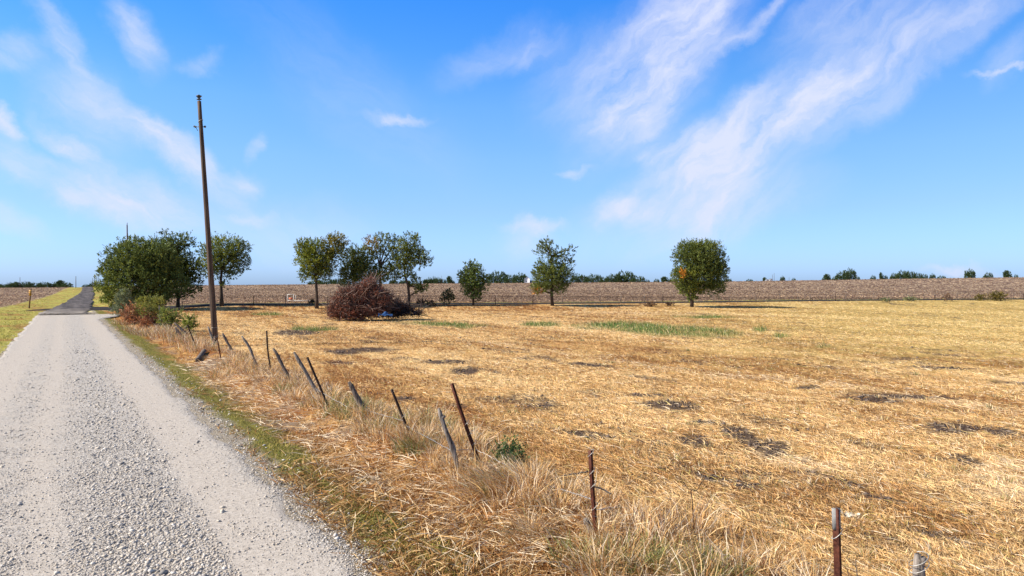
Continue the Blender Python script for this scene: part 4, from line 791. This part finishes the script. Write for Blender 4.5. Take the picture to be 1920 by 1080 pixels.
# ---------------------------------------------------------------- the leaning posts of the lane fence
GP = 'old fence posts leaning along the lane'
def post(kind, label, top, base, crook=0.0, r=.05, dark=False, wraps=(), capped=False, stub=None, ybase=None, depth=0.0):
    X, Y, Z = ground(*base) if ybase is None else ((base[0]-960)/FP*ybase, ybase, 0.0)
    b = Vector((X, Y, Z)); t = at(top[0], top[1], Y+depth); ax = (t-b).normalized()
    if kind == 'steel':
        root = thing('steel_post', label, 'fence post', tuple(b), GP)
        z = ax; x = Vector((1, 0, 0)); x = (x-z*x.dot(z)).normalized(); y = z.cross(x); L = (t-b).length+.15; mid = b-ax*.15+ax*L/2
        n = 6; m = MB(); w = r*.95; rot = Matrix((x, y, z)).transposed()
        def bend(V): return V
        prof = [(-w*.62, -.006), (w*.62, -.006), (w*.62, .006), (.007, .006), (.007, w*.8), (-.007, w*.8), (-.007, .006), (-w*.62, .006)]
        rows = []
        for i in range(n+1):
            f = i/n; c = b-ax*.15+ax*L*f+x*crook*math.sin(f*math.pi); rows += [tuple(c+x*px_-y*py_*1.0) for px_, py_ in prof]
        k = len(prof); Q = [(i*k+j, i*k+(j+1) % k, (i+1)*k+(j+1) % k, (i+1)*k+j) for i in range(n) for j in range(k)]
        m.add(rows, Q, [(n*k, n*k+1, n*k+2), (n*k, n*k+2, n*k+7), (n*k+3, n*k+4, n*k+5), (n*k+3, n*k+5, n*k+6)])
        for i in range(int(L/.06)):   # studs on the face of the post
            c = b+ax*(.1+i*.06); 
            if (c-b).length < (t-b).length-.03: m.box(c+y*.010, (.012, .014, .02), rot)
        m.build('post', M_rustdark if dark else M_rust, root)
        if capped:
            m = MB(); m.box(t-ax*.085+y*.0, (w*1.32, .018, .17), rot); m.build('painted_top', M_whitecap, root)
        R_ = w*.72
    else:
        root = thing('wooden_post', label, 'fence post', tuple(b), GP)
        x = Vector((1, 0, 0)); n = 9; m = MB(); pts = []; rad = []
        ph = random.uniform(0, 6)
        for i in range(n+1):
            f = i/n; p = (b-ax*.12).lerp(t, f)+x*(crook*math.sin(f*math.pi*1.0)+.25*crook*math.sin(f*9+ph))+Vector((0, random.uniform(-.01, .01), 0)); pts.append(p); rad.append(r*(1.1-.3*f)*random.uniform(.86, 1.12))
        rad[-1] *= .6; m.tube(pts, rad, 9, wob=.14)
        if stub:
            for f, dx, L in stub:
                p = b.lerp(t, f); m.tube([p, p+Vector((dx*L*.6, 0, L*.35)), p+Vector((dx*L, 0, L*.6))], [r*.75, r*.6, r*.3], 6, wob=.15)
        m.build('post', M_darkwood if dark else M_greywood, root)
        R_ = r*1.08
    for f in wraps:
        w = MB(); q = b.lerp(t, f); x = Vector((1, 0, 0)); w.tube([q+Vector((math.cos(a)*R_*1.15, math.sin(a)*R_*1.15, .03*math.cos(a)+.008*a)) for a in np.linspace(0, 7.5, 20)], .0035, 4, cap=False)
        w.build('wire_tie', M_galv, root)
    return b, t
A = post('steel', 'upright rusty red steel post wrapped with pale wire, in the middle foreground', (1107, 845), (1119, 1012), -.01, .045, wraps=(.93, .72, .56, .3))
B = post('steel', 'tall leaning rust red steel post beside the grey crooked stake', (847, 719), (903, 884), -.015, .05, wraps=(.5, .38, .26))
Cc = post('wood', 'grey crooked wooden stake with a broken side stub, left of the tall rust red post', (821, 766), (858, 888), .03, .046, stub=((.84, 1, .07),))
D = post('steel', 'thin dark steel post leaning left between the dark split stake and the grey crooked stake', (734, 730), (771, 832), .0, .04, dark=True, wraps=(.4,))
E = post('wood', 'dark split wooden stake with a broken reddish foot', (654, 716), (690, 790), .0, .065, dark=True, stub=((.12, 1, .1),))
F_ = post('steel', 'dark steel post leaning beside the long grey stake', (576, 670), (617, 772), .0, .045, dark=True)
G = post('wood', 'long straight grey stake leaning left of the dark steel post', (551, 660), (603, 755), .0, .05)
H_ = post('wood', 'dark knotty stake with a white scar, directly left of the long grey stake', (512, 653), (545, 722), .03, .055, dark=True, stub=((.75, 1, .08),))
I_ = post('steel', 'slim dark upright post curving slightly, the most upright near the pole', (500, 620), (510, 700), -.05, .045, dark=True)
J = post('wood', 'bent silvery stake curving left, second right of the utility pole', (454, 630), (480, 690), .06, .05)
K = post('wood', 'short dark stake first right of the utility pole', (417, 625), (439, 668), .0, .065, dark=True)
L_ = post('wood', 'pale forked stake touching the left side of the utility pole', (390, 612), (404, 656), .0, .055)
M_ = post('steel', 'thin rusty rod at the foot of the utility pole', (408, 638), (414, 676), .0, .04)
post('steel', 'thin dark rod standing in front of the small bright green shrub', (351, 609), (366, 650), .0, .05, dark=True)
post('wood', 'thick dark pole slumped to the right in the stick heap', (326, 605), (357, 637), .05, .075, dark=True)
for i, (tp, bs, lb) in enumerate((((329, 613), (347, 639), 'third thin stick of the heap leaning next to the slumped pole'), ((328, 614), (341, 637), 'middle thin stick of the heap'), ((328, 613), (334, 635), 'steepest thin stick at the left of the heap'), ((317, 599), (325, 621), 'dark stick standing apart left of the stick heap'))):
    post('wood', lb, tp, bs, .0, .04, dark=i != 2)
post('wood', 'thin pale whitish post in the thicket beside the rusty shrubs', (298, 573), (301, 617), .03, .045)
post('wood', 'low grey rotten stump leaning against the foot of the middle foreground steel post', (1097, 973), (1112, 1010), .01, .05)
Qb = post('steel', 'rust red steel post with a grey painted top, at the bottom right', (1568, 953), (1577, 1237), .0, .05, wraps=(.8,), capped=True, ybase=5.57)
Rb = post('wood', 'knobbly grey wooden post top wrapped in wire, at the bottom right corner', (1722, 1040), (1742, 1320), .01, .05, wraps=(.93, .88), ybase=5.0, stub=((.95, 1, .05),))
def wire(name, label, pts, r=.004, barbs=True, mat=None, sag=.0, cat='wire'):
    m = MB(); P = []
    for a, b in zip(pts[:-1], pts[1:]):
        for i in range(12):
            f = i/12; P.append(Vector(a).lerp(Vector(b), f)-Vector((0, 0, sag*4*f*(1-f)))+Vector((random.uniform(-1, 1)*.006, 0, random.uniform(-1, 1)*.006)))
    P.append(Vector(pts[-1])); m.tube(P, r, 5)
    if barbs:
        L = 0
        for a, b in zip(P[:-1], P[1:]):
            L += (b-a).length
            if L > .13:
                L = 0; d = Vector((random.uniform(-1, 1), random.uniform(-.4, .4), 1)).normalized()*.022; m.tube([b-d, b+d], r*.7, 4)
    o = m.build(name, mat or M_galv, origin=tuple(P[0])); return tag(o, label, cat)
def on(seg, f): return seg[0].lerp(seg[1], f)
gz = lambda px, py, up=0.0: Vector(ground(px, py))+Vector((0, 0, up))
wire('barbed_wire', 'slack barbed wire running from the middle foreground steel post down to the bottom edge', [on(A, .3), gz(1170, 975, .1), gz(1245, 1015, .06), gz(1310, 1048, .07), gz(1420, 1085, .06), on(Qb, .12)], .0055)
wire('barbed_wire', 'loose wire strand between the tall rust red post and the middle foreground post', [on(D, .25), on(Cc, .32), on(B, .22), gz(960, 905, .16), gz(1030, 935, .12), on(A, .42)], .0045)
wire('barbed_wire', 'loose wire strand dropping leftwards from the thin dark steel post to the long grey stake', [on(D, .35), on(E, .2), gz(650, 785, .2), on(F_, .3), on(G, .25)], .004)
wire('wire_stay', 'thin dark twisted wire stay standing in the straw with curled ends', [gz(1304, 1032), gz(1304, 1032)+Vector((-.02, 0, .25)), gz(1304, 1032)+Vector((-.045, 0, .60))], .005, False, M_rustdark, cat='wire')
_t = gz(1304, 1032)+Vector((-.045, 0, .60))
o = wire('wire_stay', 'curled hook of dark wire on top of the standing wire stay', [_t+Vector((-.10, 0, .10)), _t+Vector((-.03, 0, .01)), _t+Vector((.06, 0, .0)), _t+Vector((.12, 0, .10))], .004, False, M_rustdark, cat='wire')
wire('fallen_branch', 'long dark stick lying on the straw left of the middle foreground steel post', [gz(985, 905, .03), gz(1040, 901, .05), gz(1102, 897, .12)], .014, False, M_darkwood, cat='branch')
wire('fallen_branch', 'short pale stick poking right from the middle foreground steel post', [on(A, .58), on(A, .58)+Vector((.10, .0, -.03)), on(A, .58)+Vector((.21, .0, -.09))], .009, False, M_greywood, cat='branch')
wire('fallen_branch', 'long pale curved stick on the straw at the bottom left of the middle foreground post', [gz(1000, 1048, .06), gz(1050, 1052, .07), gz(1090, 1065, .05), gz(1110, 1079, .03)], .008, False, M_greywood, cat='branch')
wire('fallen_branch', 'short thick dark chunk in the grass below the utility pole', [gz(370, 674, .08), gz(378, 668, .13), gz(383, 663, .1)], .10, False, M_darkwood, cat='log')  # short thick dark tube; what the chunk is stays open
for px, py, a, L, lb in ((320, 628, .3, 1.0, 'pale bare stick fanned out left of the stick heap'), (312, 632, -.2, 1.2, 'pale stick lying below the rusty shrubs'), (336, 634, 1.0, .8, 'pale stick propped under the stick heap'), (250, 596, -.15, 1.6, 'pale stick lying at the foot of the left rusty shrub')):
    p = gz(px, py, .06); wire('fallen_branch', lb, [p, p+Vector((math.cos(a)*L*.5, .1, math.sin(abs(a))*L*.5+.05)), p+Vector((math.cos(a)*L, 0, math.sin(abs(a))*L*.8))], .022, False, M_greywood, cat='branch')
def litter():
    c = gz(1595, 969, .02); V = []; n = 8
    for i in range(n):
        for j in range(4):
            u = i/(n-1)-.5; v = j/3-.5; V.append((c.x+u*.24, c.y+v*.14*(1-abs(u)), c.z+.03+random.uniform(-.02, .03)+(.05 if i == 0 else 0)))
    Q = [(i*4+j, (i+1)*4+j, (i+1)*4+j+1, i*4+j+1) for i in range(n-1) for j in range(3)]; m = len(V)
    V += [(x, y, z-.008) for x, y, z in V]; Q += [tuple(q+m for q in f[::-1]) for f in Q]
    tag(np_mesh('scrap', np.array(V), np.array(Q), M_litter, origin=tuple(c)), 'crumpled pale scrap lying in the straw beside the grey topped steel post', 'litter')
litter()
# ---------------------------------------------------------------- far fence along the side road
def far_fence():
    x0 = -50.0; root = thing('wire_fence', 'long sagging wire fence with thin dark posts at the far side of the mown field', 'fence', (x0, float(side_y(x0))-4.2, 0))
    xs = []; x = -49.0
    while x < 145: xs.append(x+random.uniform(-.5, .5)); x += random.choice((3.4, 4.2, 4.8, 2.4))
    tops = []
    for i, x in enumerate(xs):
        y = float(side_y(x))-4.2; z = float(hgt(x, y)); m = MB(); H = random.uniform(1.05, 1.4); r = .05
        if i == 1: H = 1.3; r = .17
        l = random.uniform(-.06, .06); m.tube([(x, y, z-.1), (x+l*.5, y, z+H*.5), (x+l, y, z+H)], [r, r, r*.9], 6); m.build('post', M_darkwood if random.random() > .3 else M_rustdark, root); tops.append((x, y, z, H))
    for f in (.25, .5, .72, .95):
        m = MB(); m.tube([(x, y-.05, z+H*f*.95+random.uniform(-.03, .03)) for x, y, z, H in tops], .009, 4); m.build('wire', M_metal, root)
far_fence()
def gate():
    Yd = 103.5; b = at(538, 568, Yd); zg = float(hgt(b.x, Yd)); root = thing('gate', 'white pipe gate with an orange panel, left of the bare straight trunk', 'gate', (b.x, Yd, zg))
    k = Yd/FP; m = MB()
    x0, x1, x2, x3 = [(p-960)*k for p in (539, 550.5, 554.5, 588)]; z0, z1 = zg+.35, zg+1.25
    for a in (x0, x1): m.tube([(a, Yd, zg-.05), (a, Yd, z1)], .045, 6)
    for z in (z0, z1): m.tube([(x0, Yd, z), (x1, Yd, z)], .04, 6)
    m.build('frame', M_white, root)
    m = MB(); m.tube([(x1, Yd, z0-.02), (x3, Yd, z0-.05)], .03, 6); m.build('rail', M_white, root); m = MB(); m.tube([(x2, Yd, z0), (x2, Yd, z1-.15)], .035, 6); m.build('upright', M_white, root)
    m = MB(); m.box(((x0+x1)/2+.05, Yd, zg+.62), (.55, .04, .28)); m.build('panel', M_orange, root)
gate()
# road marker at the left
def marker():
    X, Y, Z = ground(54.5, 578); b = Vector((X, Y, Z)); t = at(58, 541, Y); root = thing('marker_sign', 'amber marker sign on a brown post in the verge left of the junction', 'road sign', tuple(b))
    m = MB(); m.tube([b-Vector((0, 0, .2)), b.lerp(t, .5), t], [.10, .09, .09], 7); m.build('post', M_signwood, root)
    c = at(57.5, 549, Y)-Vector((0, .1, 0)); m = MB(); m.box(c, (.34, .03, .72)); m.build('panel', M_amber, root)
    for z in (-.12, .16): m = MB(); m.box(c+Vector((0, -.018, z)), (.34, .006, .08), Matrix.Rotation(.5, 3, 'Y') @ Matrix.Identity(3)); m.build('stripe', M_black, root)
marker()
# ---------------------------------------------------------------- far buildings
def house(name, label, px, w, h, Yd, roofc=True, deep=8):
    x = (px-960)/FP*Yd; z0 = float(hgt(x, Yd, False)); ww = w*Yd/FP; top = CH-(horizon_row(px)-h-HY)/FP*Yd; H = top-z0; ev = H-min(ww*.42, H*.35)
    root = thing(name, label, 'house' if deep > 6 else 'shed', (x, Yd, z0)); m = MB()
    V = [(x-ww/2, Yd, z0), (x+ww/2, Yd, z0), (x+ww/2, Yd, z0+ev), (x, Yd, z0+H), (x-ww/2, Yd, z0+ev)]; V += [(a, b+deep, c) for a, b, c in V]
    m.add(V, [(0, 1, 6, 5), (1, 2, 7, 6), (0, 5, 9, 4), (2, 0, 4, 2)][:3]+[(0, 1, 2, 4), (5, 9, 7, 6)], [(4, 2, 3), (9, 8, 7)]); m.build('wall', M_white, root)
    m = MB()
    for sgn in (-1, 1):
        a = Vector((x+sgn*(ww/2+.35), Yd-.35, z0+ev-.25)); p = Vector((x, Yd-.35, z0+H+.12)); q = Vector((0, deep+.7, 0)); u = Vector((0, 0, .16))
        m.add([tuple(v) for v in (a, p, p+q, a+q, a+u, p+u, p+q+u, a+q+u)], [(0, 1, 2, 3), (4, 7, 6, 5), (0, 4, 5, 1), (3, 2, 6, 7), (0, 3, 7, 4), (1, 5, 6, 2)])
    m.build('roof', M_roof, root)
    m = MB(); m.box((x-ww*.18, Yd-.03, z0+ev*.72), (ww*.16, .06, ev*.16)); m.build('window', M_dark, root)
    m = MB(); m.box((x+ww*.2, Yd-.03, z0+ev*.3), (ww*.18, .06, ev*.6)); m.build('door', M_roof, root)
    return root
h_ = house('farm_house', 'white gabled farm house half hidden by the open topped tree', 988.5, 9, 12, 690)
m = MB(); _x = h_.location.x; _z = h_.location.z; m.box((_x+6.0, 694.5, _z+2.6), (7.6, 6, 5.2)); m.build('side_wing', M_white, h_)
m = MB(); m.add([(_x+2.4, 691, _z+5.1), (_x+10.2, 691, _z+5.1), (_x+10.2, 698, _z+5.1), (_x+2.4, 698, _z+5.1), (_x+2.4, 694.5, _z+7.6), (_x+10.2, 694.5, _z+7.6)], [(0, 1, 5, 4), (2, 3, 4, 5), (1, 0, 3, 2)], [(0, 4, 3), (1, 2, 5)]); m.build('wing_roof', M_roof, h_)
house('shed', 'left of the two tiny white sheds on the far rise', 1439.5, 4, 3, 740, deep=5)
house('shed', 'right of the two tiny white sheds on the far rise, beside the masts', 1446.5, 4, 4, 740, deep=5)
